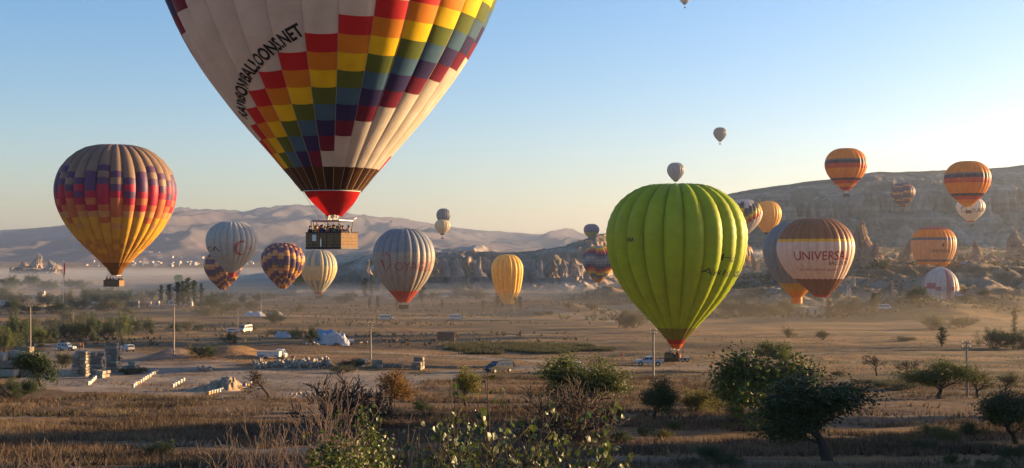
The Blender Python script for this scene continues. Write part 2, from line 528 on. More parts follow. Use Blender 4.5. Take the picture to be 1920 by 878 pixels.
az_f = np.concatenate([np.linspace(-14, -0.62, 24)[:-1], np.linspace(-0.62, -0.47, 20)[:-1], np.linspace(-0.47, 0.47, 430), np.linspace(0.47, 0.62, 20)[1:], np.linspace(0.62, 14, 24)[1:]])
ds_f = np.concatenate([np.linspace(2, 40, 30)[:-1], np.arange(40, 130, 0.6), np.arange(130, 330, 1.2), np.arange(330, 520, 4.0), np.arange(520, 1000, 2.6), np.arange(1000, 1300, 6.0), np.geomspace(1300, 16000, 70)])
ground_o = field_obj('ground', az_f, ds_f, ground, cover, land_mat('dry_land', bscale=0.9))
# the land behind the camera, so that the sheet goes on all round
def back_z(x, y):
    return gz(0, 2.0) + (fbm(x / 40, y / 40, 5, 3) - 0.5) * 2.0 * sstep(20, 200, np.abs(y) + np.abs(x)) - 0.15
bm_x = np.linspace(-16000, 16000, 40)
X, Y = np.meshgrid(bm_x, np.concatenate([[-16000, -6000, -2000, -600, -200, -60, -20], [3.0]]))
Z = back_z(X, Y)
idx = np.arange(X.size).reshape(X.shape)
me = np_mesh('ground_behind', np.stack([X, Y, Z], -1).reshape(-1, 3), np.stack([idx[:-1, :-1], idx[:-1, 1:], idx[1:, 1:], idx[1:, :-1]], -1).reshape(-1, 4), ground_o.data.materials[0], smooth=True)
ca = me.color_attributes.new('cover', 'FLOAT_COLOR', 'POINT')
ca.data.foreach_set('color', np.tile(np.array([0.26, 0.175, 0.095, 1], np.float32), X.size))
link('ground_behind', me)['kind'] = 'structure'

# --- badlands cliffs and the mesa on the right
_RP = np.array([560, 640, 690, 720, 800, 850, 950, 1000, 1060, 1100, 1140, 1250, 1366, 1400, 1500, 1560, 1640, 1770, 1880, 1920, 2200])
_RY = np.array([520, 500, 478, 473, 474, 472, 474, 471, 462, 447, 437, 402, 363, 356, 341, 334, 321, 318, 312, 308, 296])
def mesa_z(x, y):
    px = 960 + F * x / y
    wr = sstep(1060, 1420, px)                       # 0 centre cliffs, 1 right mesa
    dr = 1190 * (1 - wr) + 1720 * wr
    d0 = 1040 * (1 - wr) + 1290 * wr
    zt = (HY - np.interp(px, _RP, _RY)) / F * dr
    zb = -24 * (1 - wr) + 4 * wr
    s = (y - d0) / (dr - d0)
    gul = ridged((x + (fbm(x / 90, y / 90, 103, 3) - 0.5) * 50) / 75, y / 260, 101, 5, 0.55)
    g2 = ridged((x + (fbm(x / 30, y / 30, 109, 3) - 0.5) * 22) / 24, y / 80, 107, 5, 0.6)
    warp = (gul - 0.45) * (0.34 * wr + 0.60 * (1 - wr)) + (g2 - 0.45) * (0.10 * wr + 0.34 * (1 - wr))
    s2 = np.clip(s + warp * (1 - sstep(0.55, 0.9, s) * wr) * sstep(-0.35, 0.1, s), -1, 2)
    hr = np.interp(s2, [0, 0.2, 0.52, 0.58, 0.60, 0.63, 0.78, 0.80, 0.84, 1.0, 1.02, 1.1], [0, 0.10, 0.40, 0.45, 0.62, 0.66, 0.74, 0.82, 0.84, 0.97, 0.995, 1.0])
    hc = np.interp(s2, [0, 0.3, 0.38, 0.62, 0.72, 1.0], [0, 0.12, 0.3, 0.78, 0.88, 1.0])
    h = hr * wr + hc * (1 - wr)
    z = zb + (zt - zb) * h
    z = z + (fbm(x / 30, y / 30, 111, 4) - 0.5) * (5.0 + 4 * wr) * sstep(0.0, 0.2, s) * (1 - 0.75 * sstep(0.8, 1.0, s))
    z = z + (ridged(x / 13, y / 17, 113, 4, 0.6) - 0.45) * 5.0 * sstep(0.0, 0.15, s) * (1 - 0.85 * sstep(0.85, 1.0, s))
    z = z - sstep(1.05, 4.0, s) * 30 * wr - 14 * sstep(0.0, -0.5, s)
    return z + CZ
def mesa_c(x, y, z):
    px = 960 + F * x / y
    wr = sstep(1060, 1420, px)
    base = np.array([0.34, 0.245, 0.165]); pale = np.array([0.56, 0.45, 0.34]); scrub = np.array([0.13, 0.115, 0.07]); pink = np.array([0.44, 0.31, 0.22])
    c = base[None] * np.ones((len(x), 1))
    zz = z - CZ
    low = 1 - sstep(10, 55, zz) * wr
    w = sstep(0.46, 0.62, fbm(x / 60, z / 14, 121, 4)) * (0.35 + 0.6 * low)
    c = c * (1 - w[:, None]) + pale[None] * w[:, None]
    w = sstep(0.52, 0.66, fbm(x / 45, z / 9, 127, 4)) * 0.5
    c = c * (1 - w[:, None]) + pink[None] * w[:, None]
    w = sstep(0.48, 0.60, fbm(x / 35, y / 35, 131, 5)) * np.where(wr > 0.5, 0.65, 0.45)
    c = c * (1 - w[:, None]) + scrub[None] * w[:, None]
    s = (y - (1040 * (1 - wr) + 1290 * wr)) / ((1190 * (1 - wr) + 1720 * wr) - (1040 * (1 - wr) + 1290 * wr))
    w = (1 - wr) * sstep(0.8, 1.0, s) * 0.8
    c = c * (1 - w[:, None]) + (scrub * 1.1)[None] * w[:, None]
    return c * 0.74
field_obj('mesa', np.concatenate([np.linspace(-0.175, 0.47, 620), np.linspace(0.47, 1.2, 60)[1:]]), np.concatenate([np.linspace(980, 1300, 90)[:-1], np.linspace(1300, 1760, 130)[:-1], np.linspace(1760, 2900, 26)]), mesa_z, mesa_c,
          land_mat('mesa_rock', strata=True, bscale=0.12, bump_s=0.7))

# --- low butte in the middle distance
_BP = np.array([520, 560, 600, 640, 690, 760, 820, 875, 882, 890, 905, 914, 930, 1000, 1060, 1140])
_BY = np.array([505, 500, 488, 476, 470, 467, 464, 463, 462, 459, 460, 466, 469, 474, 480, 500])
def butte_z(x, y):
    px = 960 + F * x / y
    zt = (HY - np.interp(px, _BP, _BY)) / F * 2600
    s = (y - 2150) / 450 + (ridged(x / 150, y / 300, 141, 4) - 0.5) * 0.5
    h = np.interp(s, [0, 0.35, 0.62, 0.72, 1.0], [0, 0.25, 0.45, 0.85, 1.0])
    return -34 + (zt + 34) * h + (fbm(x / 60, y / 60, 149, 3) - 0.5) * 5 * sstep(0, 0.3, s) * (1 - sstep(0.7, 1, s)) + CZ
def butte_c(x, y, z):
    px = 960 + F * x / y
    c = np.array([0.30, 0.25, 0.19])[None] * (0.7 + 0.6 * fbm(x / 80, y / 80, 151, 4))[:, None]
    w = (sstep(872, 886, px) * (1 - sstep(910, 918, px)) * sstep(16, 24, z - CZ))[:, None]
    return c * (1 - w) + np.array([0.36, 0.30, 0.25])[None] * w
field_obj('butte', np.linspace(-0.2, 0.09, 190), np.linspace(2080, 2900, 90), butte_z, butte_c, land_mat('butte_rock', strata=True, bscale=0.08))

# --- far mountains
_MP = np.array([-500, -200, 0, 60, 130, 220, 330, 400, 440, 500, 560, 600, 640, 700, 800, 900, 1000, 1090, 1200, 1400, 1700])
_MY = np.array([440, 436, 431, 428, 420, 409, 403, 404, 405, 400, 396, 397, 402, 408, 420, 431, 438, 441, 446, 455, 470])
def mtn_z(x, y):
    px = 960 + F * x / y
    zt = (HY - np.interp(px, _MP, _MY)) / F * 8000
    s = (y - 4300) / 3700
    wx = (fbm(x / 1400, y / 1400, 161, 3) - 0.5) * 900
    ro = ridged((x + wx * 0.8 - y * 0.30) / 520, (y + wx * 0.6) / 1900, 163, 5, 0.48)
    h = np.clip(s, 0, 1) ** 1.25
    amp = 215 * np.clip(zt / 290, 0.25, 1.0) * sstep(0.02, 0.35, s) * (1 - 0.86 * sstep(0.8, 1.0, s))
    z = -26 + (zt + 26) * h + (ro - 0.42) * amp + (fbm(x / 240, y / 240, 167, 4) - 0.5) * 40 * sstep(0.02, 0.2, s) * (1 - 0.8 * sstep(0.85, 1, s))
    return z - sstep(1.0, 1.5, s) * 150 + CZ
def mtn_c(x, y, z):
    a = np.array([0.115, 0.09, 0.088]); b_ = np.array([0.06, 0.056, 0.058])
    w = (sstep(0.48, 0.62, fbm(x / 260, y / 260, 171, 5)) * 0.55)[:, None]
    return a[None] * (1 - w) + b_[None] * w
field_obj('mountain', np.linspace(-0.75, 0.32, 560), np.concatenate([np.linspace(4100, 8050, 210)[:-1], np.linspace(8050, 10000, 14)]), mtn_z, mtn_c, land_mat('mountain_soil', bscale=0.012, bump_s=0.3))

# --- asphalt road across the plain
def strip(name, pts, width, material, lift=0.06):
    P = [Vector((p[0], p[1])) for p in pts]
    Q = []
    for a, b in zip(P[:-1], P[1:]):
        n = max(2, int((b - a).length / 6))
        Q += [a.lerp(b, k / n) for k in range(n)]
    Q.append(P[-1])
    V, Fc = [], []
    for i, p in enumerate(Q):
        t = (Q[min(i + 1, len(Q) - 1)] - Q[max(i - 1, 0)]).normalized()
        nn = Vector((-t.y, t.x))
        for s in (-1, -0.33, 0.33, 1):
            q = p + nn * (s * width / 2)
            V.append((q.x, q.y, gz(q.x, q.y) + lift + 0.25))
        if i:
            for k in range(3):
                Fc.append(((i - 1) * 4 + k, i * 4 + k, i * 4 + k + 1, (i - 1) * 4 + k + 1))
    o = link(name, np_mesh(name, V, Fc, material, smooth=True))
    o['kind'] = 'structure'
    return o
def gxy(px, d): return (pxw(px, d), d)
strip('road', [gxy(-60, 590), gxy(140, 585), gxy(330, 575), gxy(560, 560), gxy(760, 552), gxy(1000, 545), gxy(1130, 540)], 8.0, M['asphalt'])
# ------------------------------------------------------------------ balloons
def smooth_profile(pts, n=240):
    P = np.array(pts, float)
    s = np.concatenate([[0], np.cumsum(np.hypot(np.diff(P[:, 0]), np.diff(P[:, 1])))])
    T = np.zeros_like(P)                              # Catmull-Rom through the points
    T[1:-1] = (P[2:] - P[:-2]) / (s[2:] - s[:-2])[:, None]
    T[0] = (P[1] - P[0]) / (s[1] - s[0]); T[-1] = (P[-1] - P[-2]) / (s[-1] - s[-2])
    q = np.linspace(0, s[-1], n)
    i = np.clip(np.searchsorted(s, q, 'right') - 1, 0, len(P) - 2)
    h = (s[i + 1] - s[i]); t = (q - s[i]) / h
    a, b, c, d = 2 * t**3 - 3 * t**2 + 1, t**3 - 2 * t**2 + t, -2 * t**3 + 3 * t**2, t**3 - t**2
    Q = a[:, None] * P[i] + (b * h)[:, None] * T[i] + c[:, None] * P[i + 1] + (d * h)[:, None] * T[i + 1]
    return Q[:, 0], np.maximum(Q[:, 1], 0.004)

PROF = [(0, 0.004), (0.006, 0.16), (0.04, 0.50), (0.126, 0.77), (0.235, 0.935), (0.365, 1.0), (0.5, 0.962), (0.65, 0.815), (0.8, 0.575), (0.93, 0.315), (1.0, 0.175)]
PROF_SQUAT = [(0, 0.004), (0.006, 0.2), (0.045, 0.55), (0.14, 0.84), (0.25, 0.97), (0.35, 1.0), (0.5, 0.95), (0.66, 0.77), (0.8, 0.54), (0.92, 0.31), (1.0, 0.16)]

class Shape:
    """surface of an envelope: (phi, t) -> point; phi 0 faces the camera, t runs 0 (crown) to 1 (mouth)"""
    def __init__(s, cx, top, mouth, halfw, d, ng=24, phase=0.0, bulge=0.30, prof=PROF, lean=None, rowdip=0.0, nrow=20):
        s.X, s.Y = pxw(cx, d), d
        s.zt, s.zm = CZ + (HY - top) / F * d, CZ + (HY - mouth) / F * d
        s.dp = 2 * math.pi / ng
        s.ng, s.phase, s.bulge, s.lean, s.rowdip, s.nrow, s.d = ng, math.radians(phase), bulge, lean, rowdip, nrow, d
        s.R = halfw / F * d / (1 + 0.97 * bulge * s.dp)
        s.a0 = math.atan2(-s.X, s.Y)                              # the way the camera lies
        zn, rn = smooth_profile(prof)
        z, r = s.zt + (s.zm - s.zt) * zn, rn * s.R
        ln = np.concatenate([[0], np.cumsum(np.hypot(np.diff(z), np.diff(r)))])
        s.len = ln[-1]
        s.tt, s.z_, s.r_ = ln / ln[-1], z, r
        dz, dr = np.gradient(z, ln), np.gradient(r, ln)
        s.nr_, s.nz_ = -dz, dr                                   # outward normal in the meridian plane
    def r(s, t): return np.interp(t, s.tt, s.r_)
    def z(s, t): return np.interp(t, s.tt, s.z_)
    def t_of_z(s, z): return np.interp(-np.asarray(z), -s.z_, s.tt)
    def surf(s, phi, t, lift=0.0, u=None):
        phi, t = np.asarray(phi, float), np.asarray(t, float)
        r, z = s.r(t), s.z(t)
        if u is None:
            u = 2 * np.mod((phi - s.phase) / s.dp, 1.0) - 1
        c = 1.10
        arc = (np.sqrt(np.maximum(c * c - u * u, 1e-6)) - math.sqrt(c * c - 1)) / (c - math.sqrt(c * c - 1))
        fade = sstep(0.0, 0.12, t) * (1 - 0.55 * sstep(0.72, 1.0, t))
        amp = s.bulge * s.dp * r * fade * arc
        if s.rowdip:
            amp = amp - s.rowdip * s.dp * s.R * np.exp(-((np.mod(t * s.nrow + 0.5, 1) - 0.5) / 0.07) ** 2) * (0.4 + 0.6 * arc) * fade
        amp = amp + lift
        nr, nz = np.interp(t, s.tt, s.nr_), np.interp(t, s.tt, s.nz_)
        rr, zz = r + amp * nr, z + amp * nz
        x, y = rr * np.sin(phi + s.a0), -rr * np.cos(phi + s.a0)
        if s.lean is not None:
            lx, ly = s.lean(t, phi, s.R)
            x, y = x + lx, y + ly
        return np.stack([x + s.X, y + s.Y, zz], -1)
    def unproject(s, px, py):
        Y = s.d - s.R
        for _ in range(12):
            z = CZ + (HY - py) / F * Y
            t = float(s.t_of_z(z))
            r = float(s.r(t))
            x = (px - 960) / F * Y - s.X
            phi = math.asin(max(-0.999, min(0.999, x / r)))
            Y = s.d - r * math.cos(phi)
        return phi - s.a0, t

def grid_faces(nr, nc):
    idx = np.arange(nr * nc).reshape(nr, nc)
    return np.stack([idx[:-1, :-1], idx[1:, :-1], idx[1:, 1:], idx[:-1, 1:]], -1).reshape(-1, 4)

def make_envelope(sh, root, rows, colour, nu=8, sub=2, panels=None, t_rows=None):
    """gores as parts; colour(k, j) -> material; panels(k, j) True -> that cell is a panel of its own"""
    tr = np.linspace(0, 1, rows + 1) if t_rows is None else np.asarray(t_rows)
    u = np.sin(np.linspace(-1, 1, nu + 1) * math.pi / 2)          # denser towards the seams
    base = np.array([sh.X, sh.Y, root.location.z])
    for k in range(sh.ng):
        ts = np.concatenate([np.linspace(tr[j], tr[j + 1], sub + 1)[:-1] for j in range(rows)] + [[tr[-1]]])
        U, T = np.meshgrid(u, ts)
        phi = sh.phase + (k + (U + 1) / 2) * sh.dp
        P = sh.surf(phi, T, u=U) - base
        du, dt = np.gradient(P, axis=1), np.gradient(P, axis=0)
        N = np.cross(dt, du)
        N /= np.maximum(np.linalg.norm(N, axis=-1, keepdims=True), 1e-9)
        cells, rest = [], []
        for j in range(rows):
            (cells if panels and panels(k, j) else rest).append(j)
        for j in cells:
            sl = slice(j * sub, (j + 1) * sub + 1)
            p = P[sl].reshape(-1, 3); nrm = N[sl].reshape(-1, 3)
            me = np_mesh('panel', p, grid_faces(sub + 1, nu + 1), colour(k, j), smooth=True)
            me.normals_split_custom_set_from_vertices([tuple(q) for q in nrm])
            link('panel', me, root)
        if rest:
            mats, mi, fs = [], [], []
            gf = grid_faces(len(ts), nu + 1).reshape(len(ts) - 1, nu, 4)
            for j in rest:
                m = colour(k, j)
                if m not in mats: mats.append(m)
                fs.append(gf[j * sub:(j + 1) * sub].reshape(-1, 4))
                mi += [mats.index(m)] * (sub * nu)
            fa = np.concatenate(fs)
            us, inv = np.unique(fa, return_inverse=True)
            me = np_mesh('gore', P.reshape(-1, 3)[us], inv.reshape(fa.shape), mats, mi, smooth=True)
            me.normals_split_custom_set_from_vertices([tuple(q) for q in N.reshape(-1, 3)[us]])
            link('gore', me, root)

def load_tapes(sh, root, w=0.03, n=40, t0=0.1, material=None):
    """the webbing along every seam, one mesh for the harness"""
    base = np.array([sh.X, sh.Y, root.location.z])
    V, Fc, b = [], [], 0
    for k in range(sh.ng):
        ts = np.linspace(t0, 1, n)
        c = sh.phase + k * sh.dp
        h = w / np.maximum(sh.r(ts), 0.3)
        A = sh.surf(c - h, ts, 0.012, u=np.ones(n)) - base
        B = sh.surf(c + h, ts, 0.012, u=-np.ones(n)) - base
        V += [np.stack([A, B], 1).reshape(-1, 3)]
        i = np.arange(n - 1) * 2 + b
        Fc.append(np.stack([i, i + 2, i + 3, i + 1], -1))
        b += 2 * n
    link('load_tape_harness', np_mesh('load_tape_harness', np.concatenate(V), np.concatenate(Fc), material or M['seam'], smooth=True), root)

def text_mesh(body, bold=0.0, cell=0.09):
    cu = bpy.data.curves.new('lettering', 'FONT')
    cu.body = body; cu.size = 1.0; cu.offset = bold; cu.resolution_u = 3
    o = bpy.data.objects.new('lettering', cu)
    COL.objects.link(o)
    dg = bpy.context.evaluated_depsgraph_get()
    me = bpy.data.meshes.new_from_object(o.evaluated_get(dg))
    bpy.data.objects.remove(o); bpy.data.curves.remove(cu)
    bm = bmesh.new(); bm.from_mesh(me); bpy.data.meshes.remove(me)
    bmesh.ops.remove_doubles(bm, verts=bm.verts, dist=1e-4)
    bmesh.ops.triangulate(bm, faces=bm.faces[:])
    for _ in range(5):
        es = [e for e in bm.edges if e.calc_length() > cell]
        if not es: break
        bmesh.ops.subdivide_edges(bm, edges=es, cuts=1)
        bmesh.ops.triangulate(bm, faces=[f for f in bm.faces if len(f.verts) > 3])
    v = np.array([p.co[:] for p in bm.verts]); f = np.array([[q.index for q in x.verts] for x in bm.faces])
    bm.free()
    return v, f

def lay(sh, root, v, f, path, height, material, name='lettering', lift=0.05, width=None):
    """lay flat print (text units: cap height ~0.7) along a path of (phi, t) points on the envelope"""
    path = [(p if isinstance(p, tuple) else tuple(p)) for p in path]
    ph = np.array([p[0] for p in path]); tt = np.array([p[1] for p in path])
    q = np.linspace(0, 1, 60)
    k = np.linspace(0, 1, len(path))
    ph, tt = np.interp(q, k, ph), np.interp(q, k, tt)
    if len(path) > 3:                                              # soften the polyline
        for _ in range(6):
            ph[1:-1] = (ph[:-2] + 2 * ph[1:-1] + ph[2:]) / 4; tt[1:-1] = (tt[:-2] + 2 * tt[1:-1] + tt[2:]) / 4
    rm = sh.r(tt)
    ds = np.hypot(np.diff(ph) * (rm[1:] + rm[:-1]) / 2, np.diff(tt) * sh.len)
    s = np.concatenate([[0], np.cumsum(ds)])
    x0, x1 = v[:, 0].min(), v[:, 0].max()
    X = (v[:, 0] - x0) / (x1 - x0) * s[-1]
    if width: X = (v[:, 0] - x0) / (x1 - x0) * width
    H = v[:, 1] / 0.7 * height
    P, T = np.interp(X, s, ph), np.interp(X, s, tt)
    dph, dtt = np.gradient(ph * 1.0, s), np.gradient(tt, s)
    a = np.interp(X, s, dph) * sh.r(T); b = -np.interp(X, s, dtt) * sh.len      # unit tangent: east, up
    nn = np.hypot(a, b); a, b = a / nn, b / nn
    P2 = P + (-b) * H / sh.r(T); T2 = T - a * H / sh.len
    pos = sh.surf(P2, T2, lift) - np.array([sh.X, sh.Y, root.location.z])
    return link(name, np_mesh(name, pos, f, material), root)

def print_text(sh, root, body, pts_px, height_px, material, bold=0.0, name='lettering', cell=0.09, lift=0.05):
    v, f = text_mesh(body, bold, cell)
    return lay(sh, root, v, f, [sh.unproject(*p) for p in pts_px], height_px / F * sh.d, material, name, lift)

def flat_poly(polys, cell=0.12):
    """2-D outlines -> finely cut triangles for print"""
    bm = bmesh.new()
    for poly in polys:
        bm.faces.new([bm.verts.new((x, y, 0)) for x, y in poly])
    bmesh.ops.triangulate(bm, faces=bm.faces[:])
    for _ in range(5):
        es = [e for e in bm.edges if e.calc_length() > cell]
        if not es: break
        bmesh.ops.subdivide_edges(bm, edges=es, cuts=1)
        bmesh.ops.triangulate(bm, faces=[f for f in bm.faces if len(f.verts) > 3])
    bm.verts.index_update()
    v = np.array([p.co[:] for p in bm.verts]); f = np.array([[q.index for q in x.verts] for x in bm.faces])
    bm.free()
    return v, f

def crescent_star(sh, root, cx, cy, size_px, material):
    R, r, off = 1.0, 0.80, 0.26
    a0 = math.acos((R * R + off * off - r * r) / (2 * R * off))       # tips, where the two circles cross
    b0 = math.atan2(R * math.sin(a0), R * math.cos(a0) - off)
    out = [(R * math.cos(t), R * math.sin(t)) for t in np.linspace(a0, 2 * math.pi - a0, 40)]
    inn = [(off + r * math.cos(t), r * math.sin(t)) for t in np.linspace(b0, 2 * math.pi - b0, 40)]
    polys = [[out[i], out[i + 1], inn[i + 1], inn[i]] for i in range(1, 38)]
    st = []
    for i in range(10):
        q = 0.38 if i % 2 == 0 else 0.15
        t = math.pi + i * math.pi / 5
        st.append((1.28 + q * math.cos(t), q * math.sin(t)))
    for i in range(10):
        polys.append([(1.28, 0.0), st[i], st[(i + 1) % 10]])
    v, f = flat_poly(polys, 0.15)
    w = (v[:, 0].max() - v[:, 0].min())
    v = v.copy(); v[:, 1] += 0.0
    k = size_px / 2 / F * sh.d
    left = sh.unproject(cx - size_px / 2, cy); 
    path = [left, (left[0] + w * k / sh.r(left[1]), left[1])]
    lay(sh, root, v, f, path, k * 0.7, material, 'crescent_and_star', 0.05)

# ---- basket (parts hang on the balloon, the woven detail on the basket)
def make_basket(root, loc, L, W, H, rz, sx=1.0, detail=True, frame_h=0.95, wick='wicker', holes=True, reach=1.15, tube=0.05):
    hold = Matrix.Translation(Vector(loc)) @ Matrix.Rotation(rz, 4, 'Z')
    def put(o):
        o.matrix_local = hold
        return o
    t = 0.07
    b = MB()
    b.box(-L/2, L/2, -W/2, -W/2+t, 0, H).box(-L/2, L/2, W/2-t, W/2, 0, H)
    b.box(-L/2, -L/2+t, -W/2+t, W/2-t, 0, H).box(L/2-t, L/2, -W/2+t, W/2-t, 0, H).box(-L/2+t, L/2-t, -W/2+t, W/2-t, 0.02, 0.08)
    bk = put(b.obj('basket', M[wick], root))
    r = MB()
    e = 0.06
    for (p0, p1) in (((-L/2, -W/2), (L/2, -W/2)), ((L/2, -W/2), (L/2, W/2)), ((L/2, W/2), (-L/2, W/2)), ((-L/2, W/2), (-L/2, -W/2))):
        r.tube((*p0, H), (*p1, H), e, n=8)
    r.obj('padded_rim', M['leather'], bk)
    s = MB().box(-L/2-0.03, L/2+0.03, -W/2-0.03, W/2+0.03, -0.06, 0.10)
    s.obj('base_skid', M['leather'], bk)
    if detail:
        if holes:
            for face in ('front', 'end'):
                n = 6 if face == 'front' else 4
                zs = (0.30, 0.86) if face == 'end' else (0.22,)
                h = MB()
                for i in range(n):
                    for z in zs:
                        z *= H / 1.3
                        if face == 'front':
                            x = -L/2 + L * (i + 0.5) / n
                            MBq = [(x-0.09, -W/2-0.004, z), (x+0.09, -W/2-0.004, z), (x+0.09, -W/2-0.004, z+0.13), (x-0.09, -W/2-0.004, z+0.13)]
                        else:
                            y = -W/2 + W * (i + 0.5) / n
                            MBq = [(L/2+0.004, y-0.08, z), (L/2+0.004, y+0.08, z), (L/2+0.004, y+0.08, z+0.15), (L/2+0.004, y-0.08, z+0.15)]
                        hole = MB().add(MBq, [(0, 1, 2, 3)])
                        hole.obj('foot_hole', M['leather'], bk)
        for i in range(1, 5):
            x = -L/2 + L * i / 5
            MB().tube((x, -W/2-0.015, 0.1), (x, -W/2-0.015, H), 0.02, n=5).obj('strap', M['leather'], bk)
        for i in range(9):
            z = 0.14 + (H - 0.2) * i / 8
            MB().box(-L/2-0.02, L/2+0.02, -W/2-0.018, W/2+0.018, z, z + 0.035).obj('weave_band', M['wicker_dark' if i % 2 else wick], bk)
    # uprights, load frame and burners
    fz = H + frame_h
    fl, fw = min(L * 0.42, reach), W * 0.42
    for sx_ in (-1, 1):
        for sy in (-1, 1):
            put(MB().tube((sx_ * L * 0.36, sy * W * 0.42, H), (sx_ * fl, sy * fw, fz), 0.035, n=5).obj('upright_rod', M['leather'], root))
    fr = MB()
    for (p0, p1) in (((-fl, -fw), (fl, -fw)), ((fl, -fw), (fl, fw)), ((fl, fw), (-fl, fw)), ((-fl, fw), (-fl, -fw)), ((-fl, 0), (fl, 0))):
        fr.tube((*p0, fz), (*p1, fz), tube, n=6)
    put(fr.obj('load_frame', M['steel'], root))
    for bx in (-0.32, 0.32):
        for by in (-0.2, 0.2):
            bb = MB().tube((bx, by, fz), (bx, by, fz + 0.22), 0.10, 0.10, 8).tube((bx, by, fz + 0.22), (bx, by, fz + 0.55), 0.16, 0.19, 8)
            put(bb.obj('burner', M['steel'], root))
    return fz

def suspension(sh, root, frame, n=8, rad=0.012):
    """wires from the mouth to the load frame"""
    w = MB()
    for i in range(n):
        ph = 2 * math.pi * (i + 0.5) / n
        p = sh.surf(np.array([ph]), np.array([1.0]))[0]
        c = Vector((frame[0] + frame[3] * math.copysign(1, math.sin(ph)), frame[1] - frame[4] * math.copysign(1, math.cos(ph)), frame[2]))
        w.tube(Vector(p) - Vector((sh.X, sh.Y, root.location.z)), c, rad, n=4)
    w.obj('suspension_wires', M['rope'], root)

def skirt(sh, root, mats, r1, z1, phi0=-180.0, phi1=180.0, name='skirt', n=24, rows=5, sag=0.0, top_t=1.0):
    """fabric below the mouth, from the mouth ring to radius r1 at height z1; mats by row"""
    a = np.radians(np.linspace(phi0, phi1, n + 1))
    V, base = [], np.array([sh.X, sh.Y, root.location.z])
    r0, z0 = float(sh.r(top_t)) * 0.985, float(sh.z(top_t)) - 0.02
    for j in range(rows + 1):
        q = j / rows
        r = (r0 * (1 - q) + r1 * q)
        r = r * (1 + 0.05 * np.cos(a * 8)) if j == rows else r * (1 + 0.02 * np.cos(a * 8))
        z = z0 * (1 - q) + z1 * q - sag * q * np.cos(a)
        V.append(np.stack([r * np.sin(a) + sh.X, -r * np.cos(a) + sh.Y, z + 0 * a], -1))
    V = np.stack(V).reshape(-1, 3) - base
    mats = mats if isinstance(mats, list) else [mats]
    mi = np.repeat([min(len(mats) - 1, int(j * len(mats) / rows)) for j in range(rows)], n)
    return link(name, np_mesh(name, V, grid_faces(rows + 1, n + 1), mats, mi, smooth=True), root)

BALLOONS = {}
def balloon(name, label, cx, top, mouth, halfw, d, rows, colour, ng=24, phase=3.0, bulge=0.22, prof=PROF, basket=None, lean=None, nu=8, sub=2,
            panels=None, rowdip=0.0, bend=None, group='hot air balloons over the valley', foot=None, t_rows=None, cat='hot air balloon'):
    sh = Shape(cx, top, mouth, halfw, d, ng, phase, bulge, prof, lean, rowdip, rows)
    zb = sh.zm if foot is None else CZ + (HY - foot) / F * d
    root = empty(name, (sh.X, sh.Y, zb), 0, label, cat, group)
    make_envelope(sh, root, rows, colour, nu, sub, panels, t_rows)
    BALLOONS[label] = (sh, root)
    if basket:                                   # (centre px, bottom py, length, width, height, rot)
        bx, by, L, W, H, rz = basket[:6]
        z = CZ + (HY - by) / F * d - zb
        x = pxw(bx, d) - sh.X
        fz = make_basket(root, (x, 0, z), L, W, H, rz, detail=basket[6] if len(basket) > 6 else False, holes=False)
        suspension(sh, root, (x, 0, z + fz, 0.9, 0.5), rad=0.02)
    return sh, root

def C(*hexes):
    return [fabric(h) for h in hexes]
# colours of the cloth
WHITE = fabric((0.60, 0.52, 0.44)); REDC = fabric((0.50, 0.015, 0.02)); ORNG = fabric((0.62, 0.20, 0.015)); YELL = fabric((0.78, 0.50, 0.01))
GRN = fabric((0.10, 0.13, 0.025)); BLU = fabric((0.06, 0.13, 0.21)); NAVY = fabric((0.035, 0.025, 0.10)); MAROON = fabric((0.17, 0.015, 0.04))
UMBER = fabric((0.045, 0.018, 0.012)); UMBER2 = fabric((0.085, 0.03, 0.012)); BLACKC = fabric((0.02, 0.018, 0.018))
def rnd(seed):
    return random.Random(seed)

# 1 rainbow balloon ---------------------------------------------------
SEQ = [REDC, ORNG, YELL, GRN, BLU, NAVY, MAROON] + [WHITE] * 7
WHITES = [WHITE, fabric((0.585, 0.50, 0.42)), fabric((0.61, 0.535, 0.455))]
D1 = 105.0
_s = Shape(622, -440, 358, 334, D1, 28, 2.4, 0.13)
_tb = float(_s.t_of_z(CZ + (HY - 312) / F * (D1 - 4)))                    # top of the dark band
_step = 1.50 / _s.len
_t0 = _s.unproject(650, 254.6)[1]                                    # lower edge of the maroon cell in the gore right of the centre seam
_lines = sorted([t for t in [_t0 + i * _step for i in range(-40, 12)] if 0.02 < t < _tb - 0.01] + [0.0, _tb, 1.0])
_j0 = int(np.argmin([abs(t - _t0) for t in _lines])) - 1             # that maroon row
NR1 = len(_lines) - 1
def col1(k, j):
    if j == NR1 - 1: return UMBER if k % 2 else UMBER2
    kk = k if k < 14 else k - 28
    m = SEQ[(j - _j0 + kk + 6) % 14]
    return m if m is not WHITE else WHITES[rnd(k * 31 + j).randrange(3)]
def pan1(k, j):
    kk = k if k < 14 else k - 28
    return -7 <= kk <= 6 and _lines[j + 1] > 0.36
sh1, b1 = balloon('hot_air_balloon', 'huge white balloon with rainbow checked panels and RAINBOWBALLOONS.NET lettering', 622, -440, 358, 334, D1, NR1, col1, ng=28, phase=2.4,
                  bulge=0.13, nu=6, sub=3, panels=pan1, rowdip=0.012, t_rows=_lines, foot=467)
load_tapes(sh1, b1, 0.016, 60)
print_text(sh1, b1, 'RAINBOWBALLOONS.NET', [(467, 222), (464, 204), (463, 185), (467, 167), (473, 150), (482, 133), (499, 115), (513, 102), (525, 94), (541, 80), (555, 72), (572, 63)], 23, M['print_black'], bold=0.032, cell=0.10)
